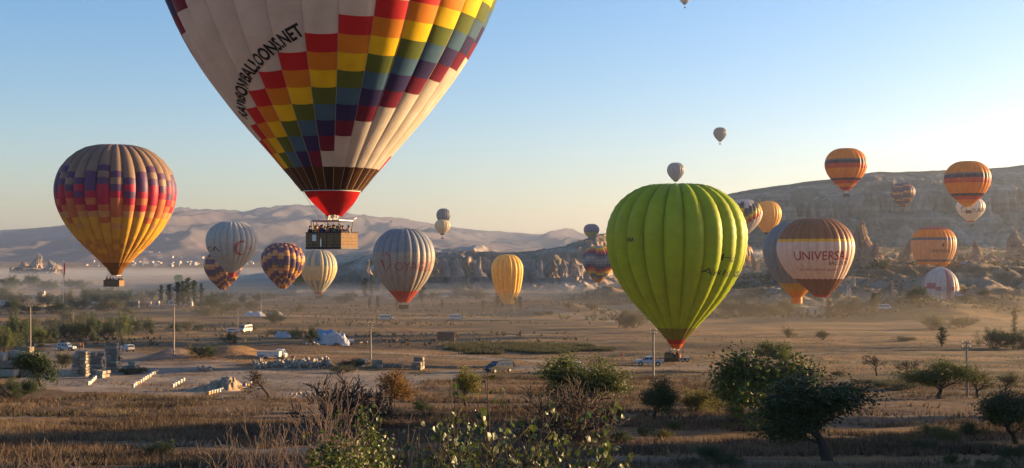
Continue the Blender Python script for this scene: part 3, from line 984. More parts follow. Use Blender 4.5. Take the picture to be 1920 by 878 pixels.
# red scoop, mouth ring
rim = MB()
mp = [Vector(p) - Vector((sh1.X, sh1.Y, b1.location.z)) for p in sh1.surf(np.linspace(0, 2 * math.pi, 57)[:-1], np.ones(56))]
for a, b in zip(mp, mp[1:] + mp[:1]): rim.tube(a, b, 0.035, n=5)
rim.obj('mouth_ring', M['leather'], b1)
SCOOP = fabric((0.50, 0.012, 0.015))
a = np.radians(np.linspace(-58, 78, 21))
V = []
for j in range(9):
    q = j / 8
    r = float(sh1.r(1.0)) * 0.99 * (1 - q) + 0.62 * q
    z = sh1.zm - 0.10 - 2.05 * q - 0.22 * math.sin(math.pi * q) * 0 + 0.10 * q * np.cos(a * 2)
    aa = a * (1 + 0.12 * q)
    V.append(np.stack([r * np.sin(aa) * (1 + 0.10 * math.sin(math.pi * q)) + 0.22 * q + 0.0, -r * np.cos(aa), z - b1.location.z + 0 * aa], -1))
link('scoop', np_mesh('scoop', np.concatenate(V), grid_faces(9, 21), SCOOP, smooth=True), b1)
hem = MB()
top_row = V[0]
for i in range(0, 20): hem.tube(top_row[i], top_row[i + 1], 0.03, n=5)
hem.obj('scoop_hem', M['white_board'], b1)
# basket with its woven detail
BR = math.radians(-35)
bz = CZ + (HY - 466) / F * D1 - b1.location.z
H1 = 1.33
f1 = make_basket(b1, (0.0, 0, bz), 4.05, 2.05, H1, BR, detail=True, frame_h=1.0, reach=1.6, tube=0.065)
hold = Matrix.Translation((0, 0, bz)) @ Matrix.Rotation(BR, 4, 'Z')
pl = MB().box(-1.25, -0.80, -1.065, -1.05, 0.62, 1.16); o = pl.obj('white_plate', M['white_board'], b1); o.matrix_local = hold
ex = MB().tube((-0.18, -1.10, 0.15), (-0.18, -1.10, 0.75), 0.09, n=10).tube((-0.18, -1.10, 0.75), (-0.18, -1.10, 0.88), 0.04, n=8); o = ex.obj('gas_bottle', M['steel'], b1); o.matrix_local = hold
wg = MB()
wg.add([(0.65, -0.55, f1 + 0.02), (2.05, -0.5, f1 + 0.16), (2.05, 0.5, f1 + 0.30), (0.65, 0.6, f1 + 0.14), (0.65, -0.55, f1 - 0.03), (2.05, -0.5, f1 + 0.11), (2.05, 0.5, f1 + 0.25), (0.65, 0.6, f1 + 0.09)],
       [(0, 1, 2, 3), (7, 6, 5, 4), (0, 4, 5, 1), (1, 5, 6, 2), (2, 6, 7, 3), (3, 7, 4, 0)])
o = wg.obj('heat_shield', M['white_board'], b1); o.matrix_local = Matrix.Translation((0, 0, bz)) @ Matrix.Rotation(math.radians(-6), 4, 'Z')
wl = MB().tube((-1.65, -0.35, f1 + 0.10), (-0.3, -0.1, f1 + 0.02), 0.045, n=6).tube((-1.65, 0.35, f1 + 0.10), (-0.3, 0.2, f1 + 0.02), 0.045, n=6).box(-1.65, -1.2, -0.4, 0.4, f1 + 0.06, f1 + 0.10)
o = wl.obj('frame_arm', M['steel'], b1); o.matrix_local = Matrix.Translation((0, 0, bz)) @ Matrix.Rotation(math.radians(-6), 4, 'Z')
suspension(sh1, b1, (0, 0, bz + f1, 0.9, 0.6), n=12, rad=0.010)
# 2 sunset balloon ----------------------------------------------------
TAN = fabric((0.26, 0.175, 0.115)); PUR = fabric((0.11, 0.05, 0.12)); CRI = fabric((0.42, 0.025, 0.06)); COR = fabric((0.50, 0.15, 0.06)); SAND = fabric((0.52, 0.28, 0.11)); YEL2 = fabric((0.62, 0.36, 0.05)); AMB = fabric((0.50, 0.25, 0.05)); BRN2 = fabric((0.22, 0.09, 0.02))
KEY2 = dict(T=TAN, P=PUR, R=CRI, O=COR, S=SAND, Y=YEL2, A=AMB, B=BRN2)
PAT2 = ['TPTPROOOYSYYAYAAAB', 'TTPRPROSYYYYYAYAAB', 'TPPPRORSYYYYAAYAAB', 'PTPRRROSOYYYYAAAAB']
D2 = 250.0
_s2 = Shape(217.5, 271, 501, 110, D2, 28, -6.0, 0.26)
_ta, _tz = float(_s2.t_of_z(CZ + (HY - 312) / F * (D2 - 9))), 1.0
_n2 = 18
_l2 = [0, _ta * 0.33, _ta * 0.66] + list(np.linspace(_ta, 1.0, _n2 + 1))
def col2(k, j):
    if j < 3: return TAN
    return KEY2[PAT2[k % 4][min(j - 3, 17)]]
def pan2(k, j):
    kk = k if k < 14 else k - 28
    return -7 <= kk <= 7
sh2, b2 = balloon('hot_air_balloon', 'tan, purple, red and yellow checked balloon hovering over the left treeline', 217.5, 271, 501, 110, D2, len(_l2) - 1, col2, ng=28, phase=-6.0, bulge=0.27,
                  nu=6, sub=2, panels=pan2, rowdip=0.006, t_rows=_l2, foot=538, basket=(213.5, 537, 3.6, 1.8, 1.25, math.radians(-15), True))
skirt(sh2, b2, [BRN2], 0.9, CZ + (HY - 516) / F * D2, name='skirt')

# generic colourings
def bands(lst):
    """lst of (t_end, material) down the envelope"""
    def f(rows):
        def c(k, j):
            t = (j + 0.5) / rows
            for e, m in lst:
                if t <= e: return m
            return lst[-1][1]
        return c
    return f
def zig(seq, per=8, amp=2, drift=0):
    def c(k, j):
        z = abs((k % per) - per // 2) * amp // (per // 2) + drift * k
        return seq[(j + z) % len(seq)]
    return c
GREYB = fabric((0.20, 0.17, 0.15)); GREYW = fabric((0.45, 0.42, 0.38)); SLATE = fabric((0.13, 0.14, 0.16)); CREAM = fabric((0.66, 0.50, 0.27)); SEA = fabric((0.27, 0.33, 0.33))
PURP = fabric((0.10, 0.05, 0.115)); VIO = fabric((0.16, 0.07, 0.10)); OCH = fabric((0.60, 0.27, 0.06)); PEACH = fabric((0.66, 0.33, 0.13)); GDK = fabric((0.10, 0.13, 0.04)); OLV = fabric((0.13, 0.10, 0.07))
LIME = fabric((0.33, 0.40, 0.010), 'balloon_nylon_lime'); LIME_D = fabric((0.20, 0.17, 0.02)); ORED = fabric((0.72, 0.12, 0.02))
GOLD = fabric((0.80, 0.44, 0.03)); BROWN = fabric((0.27, 0.12, 0.05)); BLUSH = fabric((0.72, 0.53, 0.41)); BGREY = fabric((0.25, 0.245, 0.24)); ORN2 = fabric((0.78, 0.27, 0.01)); NIGHT = fabric((0.04, 0.03, 0.06)); SCAR = fabric((0.55, 0.06, 0.025))
RUST = fabric((0.40, 0.08, 0.05)); PINK = fabric((0.60, 0.26, 0.24))

# 3 grey balloon with the crescent -------------------------------------
sh3, b3 = balloon('hot_air_balloon', 'grey balloon with red crescent and star in front of the mountain', 435, 415, 511, 48.5, 600, 20, bands([(0.93, GREYW), (1.0, GREYW)])(20), ng=24, bulge=0.24, basket=(434, 527, 3.6, 1.8, 1.2, 0.3), foot=527)
skirt(sh3, b3, [fabric((0.46, 0.05, 0.04))], 1.0, CZ + (HY - 521) / F * 600, name='skirt')
crescent_star(sh3, b3, 452, 465, 28, M['print_brick'])
print_text(sh3, b3, 'TCA', [(390, 471), (414, 470)], 9, M['print_brown'], 0.01, cell=0.2)
# 4, 5 purple and orange checks
PO = [PURP, PURP, OLV, OCH, PEACH, VIO, PURP, OCH, PURP, VIO, PEACH, OCH]
balloon('hot_air_balloon', 'purple and orange zigzag balloon half hidden behind the grey crescent balloon', 418, 470, 543, 35, 760, 22, zig(PO, 8, 3), ng=24, bulge=0.24, nu=6)
sh5, b5 = balloon('hot_air_balloon', 'purple and orange zigzag balloon standing alone between grey and cream balloons', 530.5, 455, 541, 41, 680, 22, zig(PO, 6, 3, 0), ng=20, bulge=0.27, nu=8)
# 6 cream and grey-green stripes
def col6(k, j):
    t = j / 20
    if k % 2 == 0: return CREAM if t < 0.93 else RUST
    if t < 0.45 or 0.66 < t < 0.92: return SEA
    return CREAM if t < 0.93 else RUST
balloon('hot_air_balloon', 'cream balloon with grey-green vertical stripes below the rainbow basket', 597.5, 468, 552, 34.5, 800, 20, col6, ng=24, bulge=0.24, basket=(597, 560, 3.6, 1.8, 1.2, 0.2), foot=560)
balloon('hot_air_balloon', 'dark green balloon mostly hidden behind the cream striped balloon', 561, 485, 540, 26, 1100, 16, bands([(0.7, GDK), (0.9, fabric((0.18, 0.2, 0.05))), (1, GDK)])(16), ng=20, nu=6)
# 8 voyager balloon
VT = fabric((0.25, 0.26, 0.28)); VB = fabric((0.38, 0.31, 0.255)); VR = fabric((0.55, 0.09, 0.045))
sh8, b8 = balloon('hot_air_balloon', 'grey balloon with red base and hand-drawn Voyager lettering near the ground', 757, 428, 567, 58.5, 500, 26, bands([(0.42, VT), (0.835, VB), (1, VR)])(26), ng=24, bulge=0.26, basket=(756.5, 579, 3.9, 1.9, 1.3, 0.15), foot=579)
print_text(sh8, b8, 'OYAGER', [(742, 507), (803, 507)], 17, M['print_brick'], -0.005, cell=0.15)
vv, vf = flat_poly([[(0.0, 0.85), (0.16, 0.9), (0.36, 0.16), (0.30, 0.0)], [(0.30, 0.0), (0.36, 0.16), (0.78, 0.66), (0.80, 0.55)], [(0.80, 0.55), (0.78, 0.66), (0.70, 1.0), (0.78, 0.98)],
                    [(0.78, 0.98), (0.70, 1.0), (0.48, 1.36), (0.54, 1.40)], [(0.46, 1.36), (0.56, 1.38), (0.50, 1.05), (0.46, 1.06)], [(0.50, 1.05), (0.46, 1.08), (0.22, 1.34), (0.26, 1.36)],
                    [(0.22, 1.36), (0.28, 1.34), (0.20, 1.10), (0.16, 1.12)], [(0.20, 1.10), (0.16, 1.14), (0.02, 1.22), (0.0, 1.16)]], 0.2)
p8 = sh8.unproject(720, 511)
lay(sh8, b8, vv * np.array([1, 0.7, 1]), vf, [p8, (p8[0] + 0.43, p8[1])], 38 / 1.35 / F * 500, M['print_brick'], 'lettering', 0.05)
# 9 two small ones above the ridge
balloon('hot_air_balloon', 'small slate grey balloon above the small cream balloon', 831.5, 391, 423, 13.5, 2000, 12, bands([(0.55, SLATE), (0.7, fabric((0.10, 0.10, 0.12))), (1, SLATE)])(12), ng=16, nu=6)
balloon('hot_air_balloon', 'small cream balloon with black basket drifting before the mountain', 829.5, 412, 441, 15, 1800, 12, bands([(0.95, CREAM), (1, BLACKC)])(12), ng=16, nu=6, basket=(829.5, 448, 3.6, 2.0, 1.6, 0.2), foot=448)
# 10 yellow balloon going down
def lean10(t, phi, R):
    return (-0.36 * R * np.sin(phi).clip(-1, 0) * 0 + 0.05 * R * sstep(0.3, 1, t), 0.25 * R * sstep(0.3, 1, t))
P10 = [(0, 0.004), (0.01, 0.25), (0.05, 0.56), (0.13, 0.82), (0.23, 0.97), (0.33, 1.0), (0.46, 0.96), (0.60, 0.88), (0.75, 0.76), (0.88, 0.58), (1.0, 0.38)]
balloon('hot_air_balloon', 'slack golden balloon sinking to the ground among small trees', 951, 477, 569, 30, 700, 20, bands([(1, fabric((0.84, 0.54, 0.11)))])(20), ng=18, bulge=0.42, prof=P10, lean=lean10, group='balloons being packed up')
# 11-13 beside the green balloon
balloon('hot_air_balloon', 'small violet balloon with yellow base left of the green balloon', 1109, 420, 449, 14.8, 1700, 12, bands([(0.62, fabric((0.17, 0.12, 0.19))), (1, fabric((0.62, 0.42, 0.06)))])(12), ng=18, nu=6, basket=(1109, 455, 3.4, 2, 1.5, 0), foot=455)
def col12(k, j): return SLATE if k % 2 else fabric((0.46, 0.38, 0.25))
balloon('hot_air_balloon', 'grey and tan striped balloon tucked behind the chevron balloon', 1132, 438, 486, 19, 1500, 12, col12, ng=20, nu=6)
CH = [SLATE, SLATE, fabric((0.24, 0.26, 0.30)), YELL, ORNG, REDC, NAVY, SLATE, fabric((0.30, 0.27, 0.26)), fabric((0.22, 0.23, 0.25)), SLATE, NAVY, REDC, ORNG, YELL, SLATE, SLATE, OCH, OCH, OCH]
balloon('hot_air_balloon', 'grey balloon with red and yellow chevron bands left of the green balloon', 1122, 461, 530, 30, 900, 20, lambda k, j: CH[max(0, min(19, j - abs(k % 6 - 3) // 2 * 1))] , ng=24, bulge=0.23)
# 14 green balloon
LIMES = [LIME, fabric((0.315, 0.385, 0.012)), fabric((0.345, 0.405, 0.012)), fabric((0.325, 0.375, 0.010))]
def col14(k, j): return LIMES[rnd(k * 53 + j // 2).randrange(4)] if j < 26 else LIME_D
D14 = 240.0
sh14, b14 = balloon('hot_air_balloon', 'big lime green balloon standing on its trailer beside the white pickup', 1268, 345, 636, 132, D14, 28, col14, ng=20, phase=-11.0, bulge=0.36, nu=10, sub=2, prof=PROF_SQUAT, foot=684, rowdip=0.022)
skirt(sh14, b14, [fabric((0.40, 0.03, 0.015)), ORED], 0.85, CZ + (HY - 653) / F * D14, name='skirt', rows=6)
sc = MB()
PG = M['print_green']
print_text(sh14, b14, 'TC-BNA', [(1177, 453), (1197, 452)], 7, M['print_black'], 0.015, cell=0.12)
print_text(sh14, b14, 'Hot', [(1350, 487), (1371, 489)], 12, PG, 0.0, cell=0.1)
print_text(sh14, b14, 'Airship & Ball', [(1314, 510), (1345, 513), (1371, 515), (1385, 516)], 12, PG, 0.0, cell=0.1)
make_basket(b14, (pxw(1262, D14) - sh14.X - 0.1, 0, 0.85), 2.9, 1.7, 1.25, math.radians(-20), detail=True, frame_h=0.8, holes=False)
suspension(sh14, b14, (-0.4, 0, 2.9, 0.7, 0.4), rad=0.018)
# small ones in the sky
balloon('hot_air_balloon', 'small grey-blue balloon poised just above the green balloon crown', 1267, 305, 341, 16.5, 1700, 14, bands([(0.94, BGREY), (1, BLACKC)])(14), ng=20, nu=6)
balloon('hot_air_balloon', 'small dark grey balloon alone in the right sky', 1350, 239, 266, 12.5, 2200, 12, bands([(0.94, fabric((0.11, 0.105, 0.11))), (1, BLACKC)])(12), ng=18, nu=6, basket=(1350, 271, 3.6, 2, 1.6, 0.2), foot=271)
balloon('hot_air_balloon', 'pale balloon cut off by the top edge of the view', 1284, -19, 9, 12.5, 2300, 12, bands([(0.85, GREYW), (1, SLATE)])(12), ng=18, nu=6, basket=(1284, 15, 3.6, 2, 1.6, 0.2), foot=15)
# 18-20 right of the green balloon
def col18(k, j):
    z = (j + k) % 20
    if 8 <= z <= 9: return NIGHT
    if z == 10: return GDK
    if z == 11: return YELL
    if z == 12: return ORNG
    if z == 13: return fabric((0.50, 0.02, 0.03))
    return WHITE
balloon('hot_air_balloon', 'white balloon with diagonal rainbow steps behind the green balloon', 1394, 374, 442, 35, 850, 20, col18, ng=24, nu=6)
balloon('hot_air_balloon', 'golden balloon with dark base above the universal balloon', 1439, 377, 440, 26, 1000, 16, bands([(0.93, fabric((0.80, 0.45, 0.06))), (1, BLACKC)])(16), ng=22, nu=6)
balloon('hot_air_balloon', 'low purple and orange striped balloon showing behind the green balloon edge', 1388, 455, 512, 23.5, 1050, 18, zig([PURP, OCH, PEACH, VIO], 6, 2), ng=20, nu=6)
# 21, 22 universal and the one behind it
sh21, b21 = balloon('hot_air_balloon', 'plain grey balloon with amber base behind the brown lettered balloon', 1494, 415, 557, 62.5, 455, 22, bands([(0.80, BGREY), (0.92, fabric((0.62, 0.34, 0.04))), (1, ORN2)])(22), ng=24, bulge=0.28)
skirt(sh21, b21, [fabric((0.75, 0.24, 0.02))], 2.0, CZ + (HY - 569) / F * 455, name='skirt')
sh22, b22 = balloon('hot_air_balloon', 'brown balloon with pale band reading UNIVERSAL', 1529, 408, 557, 71.5, 420, 40,
    bands([(0.405, BROWN), (0.42, GOLD), (0.765, BLUSH), (0.785, GOLD), (0.965, fabric((0.22, 0.09, 0.055))), (1, SCAR)])(40), ng=28, bulge=0.22, sub=1, lean=lambda t, phi, R: (0.16 * R * sstep(0.55, 1, t), 0 * t))
for body, pts, h, m_ in (('UNIVERSAL', [(1492, 487), (1530, 487), (1587, 486)], 16, M['print_red']), ('BALLOON', [(1552, 496), (1584, 495)], 7, M['print_brown']), ('TEL: INFO UNIVERSAL BALLOON', [(1499, 506), (1568, 506)], 3.6, M['print_brick'])):
    print_text(sh22, b22, body, pts, h, m_, 0.012, cell=0.2)
# 23, 25 twin orange balloons
def mk_or(label, cx, top, mouth, hw, d, base, bk):
    sh, r = balloon('hot_air_balloon', label, cx, top, mouth, hw, d, 40, bands([(0.40, ORN2), (0.425, GREYB), (0.475, NIGHT), (0.485, GREYB), (0.545, SCAR), (0.72, ORN2), (0.735, GREYB), (0.785, NIGHT), (0.84, SCAR), (0.93, ORN2), (1, base)])(40), ng=24, bulge=0.22, sub=1, basket=bk, foot=bk[1])
    return sh, r
mk_or('orange balloon with navy and red bands on the skyline, dark red base', 1586, 278, 357, 39, 720, SCAR, (1587, 369, 3.4, 1.8, 1.5, 0.2))
mk_or('orange balloon with navy and red bands overlapping the small white lettered balloon', 1814, 302, 388, 42, 660, GOLD, (1816, 400, 2.6, 1.8, 1.5, 0.2))
balloon('hot_air_balloon', 'small purple and orange striped balloon in front of the mesa cliff', 1692.5, 343, 389, 22.8, 1150, 20, lambda k, j: [PURP, PURP, OCH, VIO][(j + (1 if k % 8 < 4 else 0)) % 4], ng=24, nu=6, basket=(1692, 394, 3, 1.8, 1.2, 0), foot=394)
sh26, b26 = balloon('hot_air_balloon', 'small white balloon with crescent emblem and Turkey lettering under the orange one', 1820, 370, 417, 26, 1000, 18, bands([(0.93, fabric((0.74, 0.62, 0.50))), (1, SCAR)])(18), ng=22, nu=6, basket=(1822, 424, 3, 1.8, 1.4, 0), foot=424)
crescent_star(sh26, b26, 1804, 394, 10, M['print_brick'])
print_text(sh26, b26, 'TURKEY', [(1822, 398), (1843, 397)], 7, M['print_brown'], 0.02, cell=0.25)
# 27 landed universal, 28 collapsing white one, 29 far yellow one
sh27, b27 = balloon('hot_air_balloon', 'pale orange balloon with red crown landed on the ridge top', 1750.5, 425, 506, 41, 735, 24, bands([(0.24, RUST), (0.43, ORN2), (0.45, SLATE), (0.80, PEACH), (0.82, SLATE), (1, ORN2)])(24), ng=28, bulge=0.26, prof=[(0, 0.004), (0.006, 0.18), (0.04, 0.50), (0.13, 0.80), (0.26, 0.96), (0.40, 1.0), (0.56, 0.96), (0.72, 0.84), (0.86, 0.68), (1.0, 0.50)], group='balloons being packed up')
print_text(sh27, b27, 'UNIVERSAL', [(1745, 473), (1781, 473)], 6, M['print_brown'], 0.012, cell=0.25)
crs = flat_poly([[(0, 0.3), (0.12, 0.6), (0.3, 0.7), (0.48, 0.6), (0.6, 0.3), (0.4, 0.0), (0.2, 0.0)]], 0.2)
p27 = sh27.unproject(1765, 463); lay(sh27, b27, crs[0], crs[1], [p27, (p27[0] + 0.14, p27[1])], 7 / F * 735, M['print_brown'], 'balloon_emblem')
def col28(k, j):
    q = k % 8
    return fabric((0.46, 0.17, 0.16)) if q == 1 and j > 4 or (q in (2, 3, 4, 5) and abs(j - (13 + abs(q - 3.5) * 1.6)) < 1.2) else fabric((0.56, 0.48, 0.42))
P28 = [(0, 0.004), (0.02, 0.22), (0.08, 0.48), (0.2, 0.72), (0.36, 0.90), (0.55, 0.98), (0.75, 1.0), (0.9, 0.97), (1.0, 0.92)]
balloon('hot_air_balloon', 'half collapsed white balloon with dull red swirls slumped on the slope', 1763, 501, 562, 34.5, 600, 22, col28, ng=22, bulge=0.24, prof=P28, lean=lambda t, phi, R: (0.10 * R * np.sin(phi * 3) * (1 - t), 0 * t), group='balloons being packed up')
balloon('hot_air_balloon', 'far pale yellow balloon low in the mist behind the poplars', 335, 515, 533, 8.6, 1500, 10, bands([(1, fabric((0.74, 0.55, 0.15)))])(10), ng=14, nu=4, sub=2)
# ------------------------------------------------------------------ trees and shrubs
def rand_dir(rg, d, ang):
    """d turned by about ang (radians) in a random direction"""
    d = Vector(d).normalized()
    a = d.orthogonal().normalized()
    a.rotate(Matrix.Rotation(rg.uniform(0, 6.283), 3, d))
    return (d * math.cos(ang) + a * math.sin(ang)).normalized()

def leaves_mesh(name, pts, size, material, seed, droop=0.2, aspect=0.55, shape='diamond'):
    r = np.random.RandomState(seed)
    P = np.asarray(pts, float)
    n = len(P)
    a = r.normal(size=(n, 3)); a[:, 2] -= droop * 2
    a /= np.linalg.norm(a, axis=1, keepdims=True)
    b = np.cross(a, r.normal(size=(n, 3))); b /= np.maximum(np.linalg.norm(b, axis=1, keepdims=True), 1e-6)
    nn = np.cross(a, b)
    s = size * r.uniform(0.6, 1.3, (n, 1))
    if shape == 'diamond':
        V = np.stack([P, P + a * s * 0.5 + b * s * aspect * 0.5 + nn * s * 0.08, P + a * s, P + a * s * 0.5 - b * s * aspect * 0.5 + nn * s * 0.08], 1).reshape(-1, 3)
        Fc = np.arange(n * 4).reshape(n, 4)
        return np_mesh(name, V, Fc, material)
    # a leaf of six points, folded along the midrib, curling at the tip
    k = [(0, 0, 0), (0.22, 0.40, 0.10), (0.6, 0.44, 0.12), (1.0, 0, -0.10), (0.6, -0.44, 0.12), (0.22, -0.40, 0.10), (0.5, 0, 0)]
    V = np.stack([P + a * s * x + b * s * y * aspect * 1.6 + nn * s * z for x, y, z in k], 1).reshape(-1, 3)
    tri = np.array([(0, 6, 1), (1, 6, 2), (2, 6, 3), (0, 5, 6), (5, 4, 6), (4, 3, 6)])
    Fc = (np.arange(n)[:, None, None] * 7 + tri[None]).reshape(-1, 3)
    return np_mesh(name, V, Fc, material)

class Tree:
    def __init__(s, seed):
        s.rg = rnd(seed); s.mb = MB(); s.tips = []; s.seed = seed; s.rmin = 0.0045
    def limb(s, p, d, L, r, lev, maxlev, kids=3, ang=0.7, up=0.15, ratio=0.68, wob=0.22, sides=5):
        rg = s.rg
        p, d = Vector(p), Vector(d)
        n = 4 if lev < 2 else 3
        pts, rads = [p.copy()], [r]
        for i in range(n):
            d = (d + Vector((rg.gauss(0, wob), rg.gauss(0, wob), rg.gauss(0, wob) + up * (0.3 if lev < 1 else 1)))).normalized()
            p = p + d * (L / n)
            pts.append(p.copy()); rads.append(max(r * (1 - 0.55 * (i + 1) / n), s.rmin))
        s.mb.path(pts, rads, max(3, sides - lev))
        if lev >= maxlev:
            s.tips += [(q, L) for q in pts[1:]]
            return
        k = kids if isinstance(kids, int) else kids[min(lev, len(kids) - 1)]
        for i in range(k):
            t = 0.35 + 0.65 * (i + rg.random()) / k if lev else 0.5 + 0.5 * (i + rg.random()) / k
            q = min(int(t * n), n - 1)
            base = pts[q].lerp(pts[q + 1], t * n - q)
            dd = (pts[q + 1] - pts[q]).normalized()
            s.limb(base, rand_dir(rg, dd, ang * rg.uniform(0.6, 1.25)), L * ratio * rg.uniform(0.75, 1.15), rads[q] * 0.62, lev + 1, maxlev, kids, ang, up, ratio, wob, sides)
        s.limb(pts[-1], rand_dir(rg, d, 0.25), L * ratio, rads[-1], lev + 1, maxlev, kids, ang, up, ratio, wob, sides)

_plant_cache = {}
def tree_meshes(kind, seed):
    """unit-height meshes (trunk, crown) of a kind of tree"""
    key = (kind, seed)
    if key in _plant_cache: return _plant_cache[key]
    rg = rnd(seed * 7 + len(kind)); rs = np.random.RandomState(seed * 13 + 5)
    bark, leaf, size, per, spread = M['bark'], M['leaf'], 0.026, 5, 0.05
    T = Tree(seed * 31 + 7)
    if kind in ('orchard', 'orchard_dark', 'orchard_autumn', 'orchard_yellow', 'orchard_yellow2', 'sparse'):
        leaf = M[{'orchard': 'leaf', 'orchard_dark': 'leaf_dark', 'orchard_autumn': 'leaf_autumn', 'orchard_yellow': 'leaf_yellow', 'orchard_yellow2': 'leaf', 'sparse': 'leaf_olive'}[kind]]
        T.limb((0, 0, -0.03), (rg.uniform(-.1, .1), rg.uniform(-.1, .1), 1), 0.34, 0.036, 0, 3, [5, 4, 4], 0.80, 0.10, 0.70, 0.16)
        per = {'orchard': 22, 'orchard_dark': 28, 'orchard_autumn': 10, 'orchard_yellow': 15, 'orchard_yellow2': 22, 'sparse': 6}[kind]
        size, spread = 0.027, 0.052
    elif kind == 'bare':
        T.limb((0, 0, -0.03), (rg.uniform(-.1, .1), 0, 1), 0.30, 0.036, 0, 4, [4, 3, 3, 3], 0.72, 0.06, 0.72, 0.2)
        per = 0; bark = M['bark']
    elif kind == 'bare_wide':
        T.rmin = 0.007
        for i in range(9):
            a = i * 0.72 + rg.random()
            T.limb((0.02 * math.cos(a), 0.02 * math.sin(a), -0.03), (1.15 * math.cos(a), 1.15 * math.sin(a), 0.75), 0.50, 0.034, 1, 4, [4, 4, 4, 4], 0.75, 0.03, 0.70, 0.26, 6)
        T.mb.path([(0, 0, -0.05), (0, 0, 0.05)], [0.07, 0.05], 7)
        per = 0
    elif kind == 'twigs':                                     # dead shrub of upright pale stems
        for i in range(13):
            a = rg.uniform(0, 6.28)
            T.limb((0.05 * math.cos(a), 0.05 * math.sin(a), -0.03), (0.45 * math.cos(a), 0.45 * math.sin(a), 1), rg.uniform(0.35, 0.62), 0.012, 1, 3, [0, 3, 2], 0.38, 0.12, 0.62, 0.12, 5)
        per = 0; bark = M['twig_pale']
    elif kind in ('poplar', 'poplar_thin'):
        T.mb.path([(0, 0, -0.03), (0.005, 0, 0.3), (0, 0.004, 0.95)], [0.018, 0.013, 0.003], 5)
        for i in range(70):
            z = rg.uniform(0.12, 0.93); a = rg.uniform(0, 6.28)
            w = (0.13 if kind == 'poplar' else 0.09) * math.sin(math.pi * min(1, (z + 0.02) ** 0.8)) ** 0.7
            T.limb((0, 0, z - 0.05), (math.cos(a) * 0.45, math.sin(a) * 0.45, 1), w * 1.5, 0.004, 3, 3, 0, sides=4)
        per, size, spread, leaf = 11, 0.024, 0.016, M['leaf_olive'] if kind == 'poplar_thin' else M['leaf_dark']
    elif kind.startswith('bush'):
        leaf = M[{'bush': 'leaf_olive', 'bush_dark': 'leaf_dark', 'bush_green': 'leaf', 'bush_yellow': 'leaf_yellow'}[kind]]
        for i in range(11):
            a = rg.uniform(0, 6.28); q = rg.uniform(0.15, 1.0)
            T.limb((0.08 * math.cos(a), 0.08 * math.sin(a), -0.04), (q * math.cos(a), q * math.sin(a), 0.85), rg.uniform(0.42, 0.66), 0.022, 1, 3, [0, 4, 3], 0.65, 0.05, 0.62, 0.24)
        per, size, spread = 17, 0.037, 0.058
    tr = T.mb.mesh(kind + '_trunk', bark, True)
    zmax = max(v.co.z for v in tr.vertices)
    crown = None
    if per:
        pts = []
        tips = np.array([list(t[0]) for t in T.tips])
        clump = np.clip(rs.gamma(1.3, 0.8, len(tips)), 0.0, 3.2)       # uneven twigs: some bare, some full
        for q, c in zip(tips, clump):
            m = int(round(per * c))
            if m: pts.append(q + rs.normal(size=(m, 3)) * spread * np.array([1, 1, 0.75]))
        pts = np.concatenate(pts)
        pts = pts[pts[:, 2] > 0.02]
        crown = leaves_mesh(kind + '_crown', pts, size, leaf, seed)
        zmax = max(zmax, float(np.percentile(pts[:, 2], 99.5)))
    for me in (tr, crown):
        if me is not None:
            co = np.empty(len(me.vertices) * 3, np.float32); me.vertices.foreach_get('co', co)
            me.vertices.foreach_set('co', co / zmax); me.update()
    w = np.percentile(np.abs((np.array([v.co[:] for v in (crown or tr).vertices]))[:, 0]), 97) * 2
    _plant_cache[key] = (tr, crown, w)
    return _plant_cache[key]

def plant(kind, name, px, py, hpx, label, group=None, seed=1, wpx=None, cat=None, pos=None, sink=0.0):
    """a tree or shrub whose foot the photo shows at px, py; hpx its height and wpx its width in photo pixels"""
    p = pos if pos is not None else gp(px, py)
    tr, crown, w = tree_meshes(kind, seed)
    h = hpx / F * p.y
    r = empty(name, p - Vector((0, 0, sink)), 0, label, cat or ('bush' if 'bush' in name or 'shrub' in name else 'tree'), group)
    sxy = h if wpx is None else (wpx / F * p.y) / w
    r.rotation_euler = (0, 0, (seed * 2.399 + px * 0.37) % 6.283)
    r.scale = (sxy, sxy, h)
    link('trunk' if 'tree' in name or name == 'poplar' else 'stems', tr, r)
    if crown is not None: link('crown' if 'tree' in name or name == 'poplar' else 'foliage', crown, r)
    return r

G1 = 'orchard trees on the slope below'
plant('orchard_dark', 'orchard_tree', 1552, 866, 160, 'broad dark leafy tree lowest in the right foreground', G1, 1, 205)
plant('orchard_yellow2', 'orchard_tree', 1462, 806, 152, 'spreading leafy tree up the slope from the dark foreground tree', G1, 2, 190)
plant('orchard_yellow', 'orchard_tree', 1424, 770, 60, 'small leafy tree at the left edge of the spreading tree', G1, 3, 90)
plant('bare_wide', 'bare_tree', 1068, 832, 128, 'leafless wide branching tree in the centre foreground', G1, 1, 190)
plant('orchard', 'orchard_tree', 1100, 778, 116, 'leafy round tree behind the wide leafless tree', G1, 4, 128)
plant('bush_yellow', 'shrub', 1145, 795, 42, 'yellowish shrub right of the wide leafless tree', None, 2, 60)
plant('bare_wide', 'bare_tree', 655, 806, 112, 'black leafless bushy tree left of centre with drooping twigs', G1, 2, 185)
plant('orchard_autumn', 'orchard_tree', 738, 778, 82, 'sparse tree with yellow and rust leaves beside the black leafless one', G1, 5, 92)
plant('orchard_yellow', 'orchard_tree', 874, 766, 76, 'young yellow-green tree standing in brown scrub left of centre', G1, 6, 84)
plant('orchard_dark', 'orchard_tree', 1226, 788, 80, 'dark tree with a short straight trunk below the pickup', G1, 7, 92)
plant('bush_yellow', 'shrub', 1310, 778, 52, 'loose yellow-green shrub between dark tree and spreading tree', None, 3, 58)
plant('bush_yellow', 'shrub', 1352, 776, 62, 'tall yellow-green shrub just left of the spreading tree', None, 4, 64)
